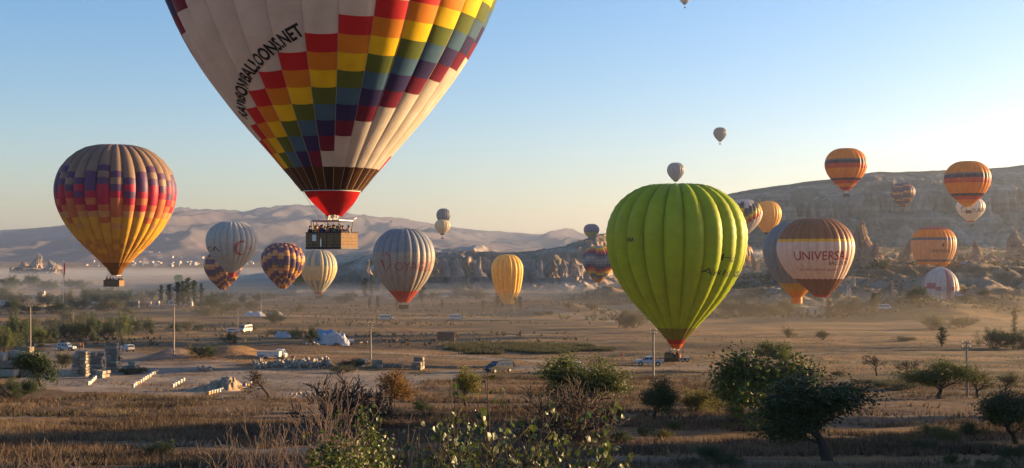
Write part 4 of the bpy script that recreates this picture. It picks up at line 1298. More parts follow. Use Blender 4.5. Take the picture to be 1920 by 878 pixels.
plant('bush_green', 'shrub', 1385, 788, 34, 'low green shrub under the left boughs of the spreading tree', None, 5, 50)
plant('orchard_dark', 'orchard_tree', 1908, 835, 106, 'dark leafy tree cut by the right edge', G1, 8, 112)
plant('orchard', 'orchard_tree', 1760, 748, 74, 'round leafy tree in the dust left of the leaning pole', G1, 9, 100)
plant('sparse', 'orchard_tree', 1832, 748, 60, 'thin hazy tree right of the leaning pole', G1, 10, 76)
plant('sparse', 'orchard_tree', 1885, 742, 46, 'thin brown tree nearest the right edge behind the ploughed strip', G1, 11, 62)
plant('bare', 'bare_tree', 1644, 706, 46, 'small leafless tree alone in the right stubble', G1, 3, 46)
plant('bare', 'bare_tree', 1702, 712, 40, 'small leafless tree left of the round dusty tree', G1, 4, 46)
plant('orchard', 'orchard_tree', 1464, 694, 56, 'pale green tree in the stubble behind the spreading tree', G1, 12, 56)
plant('bare', 'bare_tree', 505, 746, 62, 'small leafless tree on the pale yard edge', G1, 5, 84)
plant('orchard_dark', 'orchard_tree', 78, 726, 72, 'leafy green tree in front of the left stone stacks', G1, 13, 84)
plant('bush_dark', 'shrub', 34, 748, 46, 'dark shrub at the left edge below the stone stacks', None, 6, 84)
plant('bush_dark', 'shrub', 788, 772, 22, 'small dark shrub right of the rusty-leaved tree', None, 7, 32)
G2 = 'foreground shrubs'
for i, (px, py, h, w, kd, lb) in enumerate([
    (1208, 818, 22, 36, 'bush_green', 'low shrub left of three below the short-trunked dark tree'),
    (1245, 824, 22, 40, 'bush_yellow', 'yellowish low shrub in the middle of three below the short-trunked tree'),
    (1264, 808, 18, 28, 'bush_green', 'smallest low shrub right of three below the short-trunked tree'),
    (1168, 832, 24, 46, 'bush_dark', 'dark shrub right of the wide leafless tree foot'),
    (1362, 806, 14, 26, 'bush_yellow', 'tiny yellow shrub left on the brown grass under the spreading tree'),
    (1402, 806, 16, 30, 'bush_green', 'tiny green shrub right on the brown grass under the spreading tree'),
    (1328, 868, 34, 52, 'bush_dark', 'black round shrub left of the broad foreground tree'),
    (1360, 884, 36, 80, 'bush_dark', 'black low shrub on the bottom edge left of the broad foreground tree'),
    (1300, 886, 36, 56, 'bush', 'brown dry shrub on the bottom edge below the black round shrub'),
    (1744, 822, 30, 56, 'bush_dark', 'black vine shrub at the upper left of the right foreground clump'),
    (1778, 836, 34, 50, 'bush_green', 'dull green vine shrub inside the right foreground clump'),
    (1816, 822, 34, 62, 'bush_dark', 'black vine shrub at the top of the right foreground clump'),
    (1742, 850, 28, 50, 'bush_dark', 'vine shrub at the lower left of the right foreground clump'),
    (1700, 832, 18, 36, 'bush_yellow', 'small yellow weed left of the right foreground clump'),
    (1840, 848, 20, 40, 'bush', 'brown shrub between the vine clump and the right corner'),
    (1782, 880, 32, 60, 'bush_dark', 'black shrub on the bottom edge under the vine clump'),
    (1862, 884, 28, 70, 'bush_dark', 'wide black shrub on the bottom edge near the corner'),
    (1905, 868, 36, 60, 'bush_dark', 'dark shrub in the bottom right corner'),
    (298, 858, 36, 60, 'bush_dark', 'black shrub in the shaded grass on the left'),
    (255, 862, 16, 36, 'bush_dark', 'flat dark shrub beside the black one in shaded grass'),
    (690, 860, 30, 60, 'bush_dark', 'dark shrub behind the near green bush')]):
    plant(kd, 'shrub', px, py, h, lb, G2, i % 4 + 1, w)

# ---- near sprays of big leaves
def sapling(px, d, top_py, spread_px, label, seed, nst=4, leafn=60, size=0.085, bare=0.25, group='leafy saplings right before the camera', material='leaf_near', levels=2, bark='bark'):
    rg = rnd(seed); rs = np.random.RandomState(seed)
    p = at_d(px, d)
    h = CZ - (top_py - HY) / F * d - p.z
    r = empty('sapling', p, 0, label, 'sapling', group)
    T = Tree(seed)
    sp = spread_px / F * d / 2
    for i in range(nst):
        a = 6.283 * i / nst + rg.uniform(-.5, .5)
        k = sp / h * rg.uniform(0.5, 1.1)
        T.limb((0.03 * math.cos(a), 0.03 * math.sin(a), -0.1), (k * math.cos(a), k * math.sin(a) * 0.6, 1), h * rg.uniform(0.45, 0.68), 0.014, 1, levels + 1, [0, 3, 3, 2], 0.55, 0.10, 0.55, 0.10 if leafn else 0.20, 6)
    T.mb.obj('stems', M[bark], r, True)
    tips = np.array([list(t[0]) for t in T.tips])
    if leafn:
        pick = tips[rs.randint(0, len(tips), leafn)] + rs.normal(size=(leafn, 3)) * 0.05
        pick = pick[pick[:, 2] > h * bare]
        link('foliage', leaves_mesh('foliage', pick, size, M[material], seed, 0.35, 0.62, 'leaf'), r)
    return r
sapling(875, 12.0, 706, 170, 'tall thin sapling with few big leaves in the bottom centre', 3, 5, 130, 0.085, 0.5)
sapling(955, 12.5, 722, 120, 'thin sapling with curled big leaves right of the tall one', 9, 4, 100, 0.085, 0.45)
sapling(820, 13.0, 752, 90, 'thin sapling leaning out left of the tall one', 14, 3, 50, 0.07, 0.5)
sapling(850, 14.0, 826, 150, 'dense leafy bush on the bottom edge below the tall sapling', 21, 8, 1500, 0.06, 0.2)
sapling(1075, 13.0, 822, 150, 'broad-leaved sprig on the bottom edge right of centre', 33, 7, 700, 0.07, 0.3)
sapling(980, 14.0, 838, 100, 'low leafy sprig between the two bottom edge bushes', 37, 6, 420, 0.065, 0.3)
sapling(672, 20.0, 786, 130, 'bright green leafy bush in front of the black leafless tree', 41, 8, 1500, 0.065, 0.25)
sapling(640, 19.0, 838, 150, 'lower darker green bush at the bottom edge under dead stems', 43, 8, 1500, 0.065, 0.15, material='leaf')
G3 = 'dead shrubs right before the camera'
for i, (px, d, top, sp, lb) in enumerate([
    (585, 24, 752, 110, 'pale dead stems in the left of the middle bunch'),
    (610, 22, 745, 120, 'tallest pale dead stems left of the bright green bush'),
    (655, 25, 770, 90, 'pale dead stems standing behind the bright green bush'),
    (545, 23, 800, 80, 'short pale dead stems at the bunch\'s left end'),
    (18, 17, 826, 150, 'tangled brown dead shrub in the bottom left corner'),
    (60, 19, 846, 110, 'low brown dead shrub right of the corner tangle'),
    (410, 16, 850, 90, 'slanting dead stalks on the bottom edge left of centre')]):
    sapling(px, d, top, sp, lb, 60 + i * 3, 8 if i in (4, 5) else 5, 0, group=G3, bark='twig_pale' if i < 4 else 'bark_grey', levels=3)

# ---- trees of the plain
G4 = 'poplars on the plain'
for i, (px, top, bot, w, lb) in enumerate([
    (302, 534, 572, 10, 'leftmost poplar of the group above the white sheds'), (318, 532, 573, 14, 'second poplar from the left above the white sheds'),
    (333, 528, 578, 17, 'broad poplar third from the left above the white sheds'), (343, 526, 577, 14, 'poplar left of the tallest in the group above the white sheds'),
    (353, 519, 576, 15, 'tallest poplar of the group above the white sheds'), (364, 525, 575, 14, 'poplar right of the tallest above the white sheds'),
    (378, 530, 574, 10, 'rightmost thin poplar of the group above the white sheds'),
    (684, 519, 560, 12, 'hazy poplar left of the pair beside the Voyager balloon'), (697, 514, 558, 9, 'hazy poplar right of the pair beside the Voyager balloon'),
    (791, 522, 568, 14, 'tall hazy poplar just right of the Voyager balloon'),
    (693, 558, 579, 7, 'small poplar below the hazy poplar pair'), (708, 555, 581, 7, 'small poplar left of the Voyager basket'),
    (744, 561, 582, 6, 'small poplar touching the Voyager basket'), (829, 560, 580, 6, 'small poplar alone in the dust right of the Voyager balloon'),
    (906, 563, 582, 6, 'small poplar left of the slack golden balloon'),
    (933, 546, 577, 8, 'thin tree before the left side of the golden balloon'), (941, 548, 578, 8, 'thin tree before the middle of the golden balloon'),
    (966, 552, 578, 7, 'thin tree before the right side of the golden balloon'), (975, 556, 579, 8, 'thin tree right of the golden balloon'),
    (1766, 612, 650, 17, 'plump lone poplar in the right stubble field'), (1902, 578, 622, 12, 'slim pale poplar near the right edge'),
    (1640, 548, 596, 20, 'pale yellow poplar below the brown lettered balloon'), (1555, 560, 597, 16, 'pale poplar left of the low wall on the right')]):
    plant('poplar' if i < 10 or i == 19 else 'poplar_thin', 'poplar', px, bot, bot - top, lb, G4, i % 3 + 1, w)

def ordinal(i): return ['first', 'second', 'third', 'fourth', 'fifth', 'sixth', 'seventh', 'eighth', 'ninth', 'tenth', 'eleventh', 'twelfth', 'thirteenth', 'fourteenth', 'fifteenth', 'sixteenth', 'seventeenth', 'eighteenth', 'nineteenth', 'twentieth', 'twenty-first', 'twenty-second', 'twenty-third', 'twenty-fourth', 'twenty-fifth', 'twenty-sixth', 'twenty-seventh', 'twenty-eighth', 'twenty-ninth', 'thirtieth'][i]
# green hedge behind the stone yard
for i, (px, py, h, w) in enumerate([(4, 662, 42, 46), (28, 655, 50, 46), (52, 648, 34, 36), (76, 652, 30, 30), (98, 644, 28, 34), (118, 641, 26, 30), (150, 640, 30, 36), (172, 640, 36, 40), (200, 638, 34, 40), (226, 634, 38, 38), (252, 630, 28, 38), (276, 628, 22, 30)]):
    plant('bush_dark' if i % 3 else 'bush_green', 'hedge_bush', px, py, h * 1.5, ordinal(i) + ' bush from the left in the green hedge behind the stone yard', 'hedge behind the stone yard', i % 4 + 1, w)
G5 = 'scattered bushes of the plain'
for i, (px, py, h, w, kd, lb) in enumerate([
    (58, 614, 22, 46, 'bush', 'hazy grey bush behind the hedge at far left'), (104, 612, 18, 36, 'bush', 'hazy grey bush between the two left poles'), (140, 610, 30, 62, 'bush', 'largest hazy grey bush behind the hedge'),
    (326, 622, 18, 34, 'bush_dark', 'dark bush on the bank by the pole'), (352, 620, 20, 30, 'bush', 'brownish bush on the bank right of the pole'), (376, 620, 12, 22, 'bush_dark', 'low dark bush on the bank top'),
    (380, 671, 28, 50, 'bush_dark', 'dark bush at the foot of the earth bank'), (432, 646, 24, 34, 'bush_dark', 'green bush on the earth bank slope'),
    (517, 608, 30, 42, 'bush_dark', 'round hazy bush in the field above the bank'), (565, 586, 18, 20, 'bush', 'small two-lobed bush in the misty field'),
    (556, 636, 22, 28, 'bush_green', 'green bush left of the blue tarpaulin'), (588, 645, 34, 36, 'bush_dark', 'dark tree-like bush in front of the blue tarpaulin'),
    (470, 622, 14, 40, 'bush', 'brown scrub right of the white van'), (530, 628, 12, 50, 'bush', 'brown scrub left of the tarpaulin'),
    (1190, 616, 38, 46, 'bush', 'brown round bush left of the green balloon'), (1068, 580, 16, 26, 'bush', 'small hazy bush under the chevron balloon'), (1112, 582, 18, 34, 'bush', 'wider hazy bush under the chevron balloon'),
    (1010, 592, 10, 18, 'bush', 'tiny bush in the dust left'), (1030, 592, 10, 20, 'bush', 'tiny bush in the dust right'),
    (1478, 634, 22, 32, 'bush', 'hazy bush in the stubble below the grey balloon'), (1543, 638, 22, 32, 'bush', 'hazy bush in the stubble below the brown balloon'),
    (1475, 590, 34, 44, 'bush', 'olive tree-like bush under the amber balloon base'), (1590, 592, 40, 50, 'bush', 'olive bush right under the brown balloon'), (1725, 563, 26, 50, 'bush_dark', 'dark green bush left of the collapsed balloon'),
    (1657, 508, 22, 40, 'bush_dark', 'dark bush at the foot of the tall rock spire'), (1815, 566, 14, 26, 'bush', 'bush right of the collapsed balloon'), (1850, 560, 16, 28, 'bush', 'bush on the slope near the right edge'),
    (1405, 592, 34, 54, 'bush', 'dim bush at the left of the dusty thicket'), (1372, 590, 30, 56, 'bush', 'dim bush hard by the green balloon edge'), (1435, 592, 26, 48, 'bush', 'dim bush at the right of the dusty thicket'),
    (1700, 640, 10, 40, 'bush', 'flat scrub in the right stubble'), (1750, 620, 34, 70, 'bush', 'brown thicket under the right mound'), (1800, 616, 26, 60, 'bush', 'brown thicket right of the lone poplar'),
    (1865, 655, 42, 60, 'bush_dark', 'dark hedge tree at right edge, left of the pair'), (1905, 656, 44, 62, 'bush_dark', 'dark hedge tree at right edge, right of the pair'),
    (1575, 706, 12, 40, 'bush', 'grey scrub in the stubble right of the spreading tree'), (1660, 728, 18, 60, 'bush', 'grey-green scrub below the small leafless tree'), (1700, 732, 18, 50, 'bush', 'grey-green scrub left of the round dusty tree'), (1625, 724, 14, 50, 'bush', 'low scrub left of the small leafless tree'),
    (860, 560, 26, 44, 'bush', 'grove tree at the left right of the Voyager balloon'), (880, 560, 22, 40, 'bush', 'grove tree second left of the golden balloon'), (895, 562, 24, 36, 'bush', 'grove tree nearest the golden balloon'), (815, 560, 16, 30, 'bush', 'small grove bush near the tall hazy poplar'),
    (250, 580, 18, 50, 'bush', 'misty bush below the sunset balloon basket'), (190, 576, 26, 50, 'bush_dark', 'misty tree left of the white sheds'), (165, 570, 26, 40, 'bush_dark', 'misty tree right of the flag pole'), (220, 566, 26, 40, 'bush', 'misty tree straight below the sunset balloon'),
    (60, 540, 24, 60, 'bush_dark', 'dark far tree clump at left'), (95, 545, 22, 50, 'bush_dark', 'dark far tree clump left of the flag pole'), (20, 545, 30, 40, 'bush_dark', 'dark far tree at the left edge'), (140, 542, 20, 50, 'bush_dark', 'dark far tree clump right of the flag pole'),
    (400, 585, 30, 60, 'bush_dark', 'misty thicket under the zigzag balloon'), (440, 582, 16, 40, 'bush', 'misty thicket right of the dark one'), (470, 580, 18, 26, 'bush', 'misty small tree in the middle field'), (510, 560, 14, 30, 'bush', 'far misty tree between the balloons'), (600, 560, 12, 26, 'bush', 'far misty tree under the cream balloon'),
    (660, 690, 20, 60, 'bush_dark', 'weedy bush among the rubble blocks'), (640, 700, 16, 50, 'bush', 'weedy scrub at the rubble\'s right end'),
    (240, 702, 14, 46, 'bush_dark', 'dark weeds at the foot of the tall stone stack'), (268, 700, 12, 30, 'bush_dark', 'dark weeds right of the stone stacks'), (120, 690, 36, 40, 'bush', 'brown dry bush between the stone stacks')]):
    plant(kd, 'bush', px, py, h, lb, G5, i % 4 + 1, w)
plant('bare', 'bare_tree', 1160, 617, 34, 'hazy leafless tree left of the brown round bush', None, 6, 32)

# ---- unseen trees added beyond the right edge to throw shade over the slope
for i, (x, y, h) in enumerate([(50, 66, 14), (58, 74, 16), (46, 60, 13), (62, 84, 18), (72, 78, 18), (80, 90, 19), (62, 66, 16), (66, 114, 20), (78, 122, 22), (70, 98, 18), (46, 52, 12), (56, 60, 14), (66, 62, 16)]):
    plant('orchard_dark', 'added_shade_tree', 0, 0, 10, 'unseen tall tree added for shade beyond the right edge, number ' + ordinal(i) + ' of the row', 'unseen trees added for shade at the right', i % 3 + 1, pos=Vector((x, y, gz(x, y)))).scale = (h * 0.75, h * 0.75, h)

# ---- dry grass and weeds (uncountable)
rs = np.random.RandomState(5)
def tufts(name, pos, hmin, hmax, material, blades=5, wid=0.022, lean=0.35):
    n = len(pos)
    P = np.repeat(pos, blades, 0)
    m = len(P)
    a = rs.uniform(0, 6.283, m)
    P = P + np.stack([np.cos(a), np.sin(a), 0 * a], -1) * rs.uniform(0, 0.10, (m, 1)) - np.array([0, 0, 0.03])
    h = rs.uniform(hmin, hmax, m)
    ln = rs.normal(0, lean, (m, 2)) * h[:, None]
    b = rs.uniform(0, 6.283, m)
    W = np.stack([np.cos(b), np.sin(b), 0 * b], -1) * wid * rs.uniform(0.6, 1.5, (m, 1))
    tip = P + np.concatenate([ln, h[:, None]], 1)
    V = np.stack([P - W, P + W, tip], 1).reshape(-1, 3)
    o = link(name, np_mesh(name, V, np.arange(m * 3).reshape(m, 3), material))
    o['kind'] = 'stuff'
    return o
def scatter(n, d0, d1, dens=None, wide=0.47):
    d = np.sqrt(rs.uniform(d0 * d0, d1 * d1, n)); x = rs.uniform(-wide, wide, n) * d
    keep = np.ones(n, bool)
    if dens is not None: keep = rs.uniform(0, 1, n) < dens(x, d)
    x, d = x[keep], d[keep]
    return np.stack([x, d, ground(x, d)], -1)
def gdens(x, y):
    k = sstep(0.36, 0.56, fbm(x / 9, y / 7, 91, 3))
    k = k * (1 - 0.93 * in_poly(x + (fbm(x / 5, y / 5, 71, 2) - 0.5) * 6, y + (fbm(x / 4, y / 4, 72, 2) - 0.5) * 6, CLEAR)) * (1 - 0.85 * in_poly(x, y, PLOUGH))
    for pts, wd in PATHS: k = k * sstep(wd * 0.5, wd * 1.2, seg_dist(x, y, pts))
    return k
M_straw = mat('dry_grass_straw', (0.145, 0.098, 0.06), 0.9, 0.55, 0.15, island=0.65, trans=0.2, coords='Object')
M_brown = mat('dry_grass_brown', (0.08, 0.048, 0.03), 0.9, 0.3, 0.15, island=0.4, trans=0.15)
M_weed = mat('weed_green', (0.07, 0.068, 0.03), 0.8, 0.3, 0.3, island=0.4, trans=0.2)
tufts('dry_grass', np.concatenate([scatter(60000, 42, 100, gdens), scatter(50000, 90, 175, gdens)]), 0.18, 0.55, M_straw, 5, 0.022)
tufts('brown_scrub', scatter(46000, 45, 190, lambda x, y: sstep(0.54, 0.64, fbm(x / 14, y / 9, 95, 3)) * gdens(x, y)), 0.3, 0.85, M_brown, 5, 0.022)
tufts('green_weeds', scatter(26000, 45, 200, lambda x, y: sstep(0.58, 0.66, fbm(x / 12, y / 6, 97, 3)) * gdens(x, y)), 0.15, 0.45, M_weed, 6, 0.03)
ww = rs.uniform(0, 1, (60000, 2)); wx0, wx1 = min(p[0] for p in WEEDS), max(p[0] for p in WEEDS); wy0, wy1 = min(p[1] for p in WEEDS), max(p[1] for p in WEEDS)
wx, wy = wx0 + ww[:, 0] * (wx1 - wx0), wy0 + ww[:, 1] * (wy1 - wy0)
k = in_poly(wx + (fbm(wx / 5, wy / 5, 7, 2) - .5) * 22, wy + (fbm(wx / 6, wy / 6, 9, 2) - .5) * 26, WEEDS) & (fbm(wx / 7, wy / 4, 19, 3) > 0.42)
tufts('reed_strip', np.stack([wx, wy, ground(wx, wy)], -1)[k][:14000], 0.35, 1.15, M_weed, 4, 0.06, 0.3)
tufts('field_stubble', scatter(60000, 170, 420, lambda x, y: sstep(0.45, 0.62, fbm(x / 25, y / 8, 99, 3)) * gdens(x, y) * 0.8), 0.12, 0.35, M_straw, 4, 0.05)

# tree belt in the mist at the left
for i, (px, py, h, w, kd) in enumerate([(8, 566, 30, 44, 'bush_dark'), (36, 572, 26, 40, 'bush'), (88, 574, 28, 46, 'bush_dark'), (128, 572, 30, 40, 'bush'), (150, 580, 24, 50, 'bush_dark'), (205, 584, 26, 46, 'bush'), (232, 572, 30, 40, 'bush_dark'), (262, 566, 22, 36, 'bush'), (285, 562, 22, 30, 'bush'),
                                        (398, 572, 26, 40, 'bush_dark'), (425, 566, 20, 36, 'bush'), (455, 570, 20, 20, 'bush'), (485, 566, 18, 24, 'bush'), (640, 568, 16, 30, 'bush'), (660, 562, 18, 26, 'bush'), (20, 584, 24, 44, 'bush_dark'), (62, 588, 22, 46, 'bush'), (110, 588, 24, 44, 'bush_dark'), (172, 560, 22, 44, 'bush_dark'), (240, 590, 16, 40, 'bush'), (200, 556, 20, 40, 'bush_dark'), (395, 592, 20, 50, 'bush'), (420, 588, 22, 40, 'bush_dark')]):
    plant(kd, 'bush', px, py, h, (ordinal(i) + ' tree from the left in the misty belt across the plain') if i < 15 else ['tree clump at the left edge above the hedge', 'low grey clump above the left pole', 'dark clump right of the left pole', 'dark clump over the lone white shed', 'low grey clump below the white sheds', 'dark clump straight under the sunset basket', 'low grey clump under the zigzag balloon', 'dark clump right under the zigzag balloon'][i - 15], 'misty tree belt', i % 4 + 1, w)
def sden(x, y): return sstep(0.02, 0.12, x / y) * sstep(0.44, 0.62, fbm(x / 40, y / 25, 87, 4))
tufts('slope_scrub', scatter(26000, 530, 1250, sden, 0.45), 0.8, 2.3, M_weed, 6, 0.55, 0.6)
tufts('plain_scrub', scatter(16000, 330, 1100, lambda x, y: (1 - sstep(-0.05, 0.1, x / y)) * sstep(0.52, 0.66, fbm(x / 60, y / 18, 89, 4)), 0.45), 0.4, 1.5, M_weed, 5, 0.28, 0.5)
tufts('dark_scrub', scatter(20000, 46, 130, lambda x, y: sstep(0.54, 0.62, fbm(x / 7, y / 5, 92, 3)) * gdens(x, y), 0.45), 0.2, 0.8, mat('scrub_dark', (0.045, 0.034, 0.022), 0.9, 0.4, 0.3, island=0.4), 6, 0.03, 0.5)
# ------------------------------------------------------------------ rock spires
def spire(px, d, top_py, wpx, label, seed, foot=None, material='rock', lean=0.0, jag=0.22, group='rock spires of the valley', peaks=1):
    """a weathered tuff cone: ring mesh with flutes, ledges and a ragged summit"""
    p = at_d(px, d)
    if foot is not None: p.z = CZ - (foot - HY) / F * d
    h = CZ - (top_py - HY) / F * d - p.z
    R = wpx / F * d / 2
    nr, nc = 46, 72
    t = np.linspace(-0.08, 1, nr)[:, None]; a = np.linspace(0, 2 * math.pi, nc, endpoint=False)[None]
    ca, sa = np.cos(a), np.sin(a)
    prof = np.interp(t, [-0.08, 0, 0.15, 0.35, 0.6, 0.82, 0.95, 1.0], [1.12, 1.0, 0.78, 0.60, 0.42, 0.24, 0.12, 0.0])
    n = ridged(a * 3.2 / 1.0 + seed * 3.7 + 0 * t, t * 1.6 + 0 * a + seed, 200 + seed, 4) - 0.45
    n2 = fbm(ca * 2.5 + seed * 5.1, sa * 2.5 + t * 7 + seed, 210 + seed, 4) - 0.5
    led = np.where(np.mod(t * 9 + n2 * 1.4, 1) < 0.3, -0.05, 0.03)
    r = R * prof * (1 + jag * 2.1 * n + 0.9 * n2 * (0.5 + 0.5 * jag) + led)
    x = r * ca + lean * h * t ** 1.5 + R * 0.2 * np.sin(t * 5 + seed)
    y = r * sa
    zz = h * t * (1 - 0.16 * sstep(0.3, 1, t) * (fbm(ca * 1.7 + seed, sa * 1.7, 220 + seed, 3) - 0.1))
    V = np.stack([x, y, zz + 0 * a], -1).reshape(-1, 3)
    idx = np.arange(nr * nc).reshape(nr, nc); nx = np.roll(idx, -1, 1)
    Fc = np.stack([idx[:-1], nx[:-1], nx[1:], idx[1:]], -1).reshape(-1, 4)
    o = link('rock_spire', np_mesh('rock_spire', V, Fc, M[material], smooth=False), None, p)
    return tag(o, label, 'rock', group)
spire(1622, 760, 411, 74, 'tall ragged rock spire right of the brown lettered balloon', 1, 506, lean=-0.05, jag=0.3)
spire(1640, 745, 452, 62, 'lower sunlit shoulder of the tall ragged spire', 2, 508, jag=0.3)
spire(1702, 800, 444, 38, 'dark pointed spire left of the landed orange balloon', 3, 504)
spire(1788, 805, 464, 26, 'thin spire right of the landed orange balloon', 4, 502)
spire(1828, 800, 448, 36, 'neat pointed spire in front of the mesa', 5, 502, jag=0.12)
spire(1862, 830, 474, 50, 'low lumpy rock between the pointed spire and the right edge', 6, 500)
spire(1910, 790, 430, 84, 'massive dark rock at the right edge', 7, 506, jag=0.16)
spire(1690, 600, 512, 20, 'slim rock stub below the ridge', 8, 562)
spire(1668, 610, 524, 34, 'squat rock left of the slim stub', 9, 562)
spire(1712, 612, 530, 30, 'squat rock right of the slim stub', 10, 562)
spire(1598, 640, 512, 16, 'thin rock finger right of the brown balloon', 11, 540, 'rock_pale')
spire(1584, 620, 520, 30, 'sunlit rock fin hidden partly by the brown balloon', 12, 556, 'rock_pale')
spire(1416, 900, 470, 18, 'slanting rock finger beside the low striped balloon', 13, 512, lean=-0.12)
spire(1387, 880, 500, 14, 'small rock cone right of the green balloon', 14, 518)
spire(1090, 880, 516, 10, 'small pale cone in front of the chevron balloon', 15, 526, 'rock_pale')
spire(70, 2400, 473, 34, 'castle-like pale crag beyond the left trees', 16, 510, 'rock_pale', jag=0.3)
spire(42, 2420, 489, 40, 'low rock left of the castle-like crag', 17, 512, 'rock', jag=0.25)
spire(97, 2380, 486, 46, 'broken rock right of the castle-like crag', 18, 514, 'rock_pale', jag=0.32)
spire(56, 2390, 498, 70, 'broad footing rock of the castle-like crag', 19, 514, 'rock', jag=0.2)
spire(22, 2440, 499, 12, 'tiny rock at far left of the crag', 20, 512, 'rock')
for i, (px, py, w, d, ft) in enumerate([(814, 478, 36, 1030, 520), (835, 484, 22, 1035, 520), (858, 480, 24, 1035, 520), (876, 482, 26, 1040, 522), (898, 480, 24, 1040, 520), (1012, 486, 22, 1040, 522), (1036, 484, 26, 1045, 522), (1056, 482, 20, 1050, 520), (1077, 480, 24, 1060, 520), (710, 478, 26, 1035, 522), (690, 484, 22, 1040, 522)]):
    spire(px, d, py, w, 'weathered cliff pinnacle, ' + ordinal(i) + ' of the row below the butte', 30 + i, ft, 'rock_pale' if i % 3 else 'rock', jag=0.28, group='cliff pinnacles below the butte')

# ------------------------------------------------------------------ houses
def house(name, pos, w, dp, h, rz, wall, roof, label, group=None, kind='flat', windows=True, cat='house', door=True):
    r = empty(name, pos, rz, label, cat, group)
    MB().box(-w/2, w/2, -dp/2, dp/2, -0.6, h).obj('wall', M[wall], r)
    if kind == 'flat':
        MB().box(-w/2-0.15, w/2+0.15, -dp/2-0.15, dp/2+0.15, h + 0.002, h + 0.28).obj('roof', M[roof], r)
    else:
        o = 0.35
        MB().add([(-w/2-o, -dp/2-o, h+0.002), (w/2+o, -dp/2-o, h+0.002), (w/2+o, dp/2+o, h+0.002), (-w/2-o, dp/2+o, h+0.002), (-w/2-o, 0, h+dp*0.28), (w/2+o, 0, h+dp*0.28)],
                 [(0, 1, 5, 4), (2, 3, 4, 5), (0, 4, 3), (1, 2, 5), (3, 2, 1, 0)]).obj('roof', M[roof], r)
    if windows:
        n = max(1, int(w / 3))
        for i in range(n):
            x = -w/2 + w * (i + 0.5) / n
            if door and i == n // 2 and n > 1:
                MB().box(x-0.5, x+0.5, -dp/2-0.04, -dp/2+0.05, 0, 2.0).obj('door', M['wood'], r); continue
            MB().box(x-0.5, x+0.5, -dp/2-0.03, -dp/2+0.05, h*0.42, h*0.42+1.0).obj('window', M['window_dark'], r)
    return r
house('low_house', gp(62, 562), 15, 7, 3.4, 0.1, 'wall_tan', 'roof_flat', 'long tan flat-roofed house behind the flag pole trees', 'farm buildings on the left plain')
house('low_house', gp(78, 560), 4.5, 5, 5.2, 0.2, 'wall_tan', 'roof_flat', 'small sunlit yellow upper building by the long tan house', 'farm buildings on the left plain')
house('shed', gp(178, 577), 4.5, 4, 3.2, 0.35, 'wall_white', 'roof_flat', 'lone white shed left of the white sheds below poplars', 'farm buildings on the left plain')
house('shed', gp(251, 577), 5.5, 4, 3.6, 0.05, 'wall_white', 'roof_flat', 'square white shed under the sunset balloon basket', 'farm buildings on the left plain')
house('shed', gp(273, 576), 6.0, 4, 2.8, 0.05, 'wall_pink', 'roof_flat', 'pink shed between the two white sheds', 'farm buildings on the left plain')
house('shed', gp(295, 576), 2.4, 3, 3.4, 0.05, 'wall_white', 'roof_flat', 'narrow white shed right of the pink one', 'farm buildings on the left plain')
house('shed', gp(322, 574), 3.6, 3, 3.2, 0.0, 'wall_white', 'roof_flat', 'white shed seen left of the broad poplar', 'farm buildings on the left plain')
house('shed', gp(352, 574), 6.0, 4, 3.2, 0.0, 'wall_white', 'roof_flat', 'white shed behind the tallest poplars', 'farm buildings on the left plain')
house('shed', gp(12, 572), 7.0, 4, 2.8, 0.0, 'wall_white', 'roof_flat', 'low white-trimmed building at the left edge', 'farm buildings on the left plain')
house('shed', gp(735, 560), 6.0, 4, 3.0, 0.2, 'wall_tan', 'roof_tile', 'hazy shed behind the Voyager balloon', 'farm buildings on the left plain', 'gable')
house('stone_house', gp(1518, 590), 7.0, 5, 3.0, 0.1, 'wall_tan', 'roof_flat', 'small flat-roofed stone house below the brown lettered balloon')
house('animal_shelter', gp(838, 639), 5.2, 3.0, 2.3, -0.25, 'wood', 'wood', 'brown plank shelter in the horse paddock', None, windows=False, cat='shed')
# far village on the foot of the mountain
rg = rnd(77)
vm = []
for kd, wl, rf in (('flat', 'wall_white', 'roof_flat'), ('gable', 'wall_white', 'roof_tile'), ('flat', 'wall_tan', 'roof_flat'), ('gable', 'wall_tan', 'roof_tile')):
    b = MB()
    b.box(-5, 5, -4, 4, -3, 6, 0)
    for i in range(3):
        for z in (1.0, 3.8):
            b.box(-3.9 + i * 3, -2.9 + i * 3, -4.05, -3.9, z, z + 1.2, 2)
    w_ = b.mesh('wall', [M[wl], M[rf], M['window_dark']])
    b = MB()
    if kd == 'flat': b.box(-5.2, 5.2, -4.2, 4.2, 6.002, 6.4, 0)
    else: b.add([(-5.4, -4.4, 6), (5.4, -4.4, 6), (5.4, 4.4, 6), (-5.4, 4.4, 6), (-5.4, 0, 8.4), (5.4, 0, 8.4)], [(0, 1, 5, 4), (2, 3, 4, 5), (0, 4, 3), (1, 2, 5), (3, 2, 1, 0)])
    vm.append((w_, b.mesh('roof', M[rf])))
def far_z(x, y):
    return max(gz(x, y), float(mtn_z(np.array([x]), np.array([y]))[0]))
cl = [(150, 250, 8), (245, 300, 22), (300, 400, 28), (400, 480, 12), (600, 690, 14), (480, 600, 6)]
where = ['left fringe of the far village', 'left cluster of the far village', 'dense middle of the far village', 'far village behind the grey balloon', 'far village below the rainbow basket', 'far village above the cream balloon']
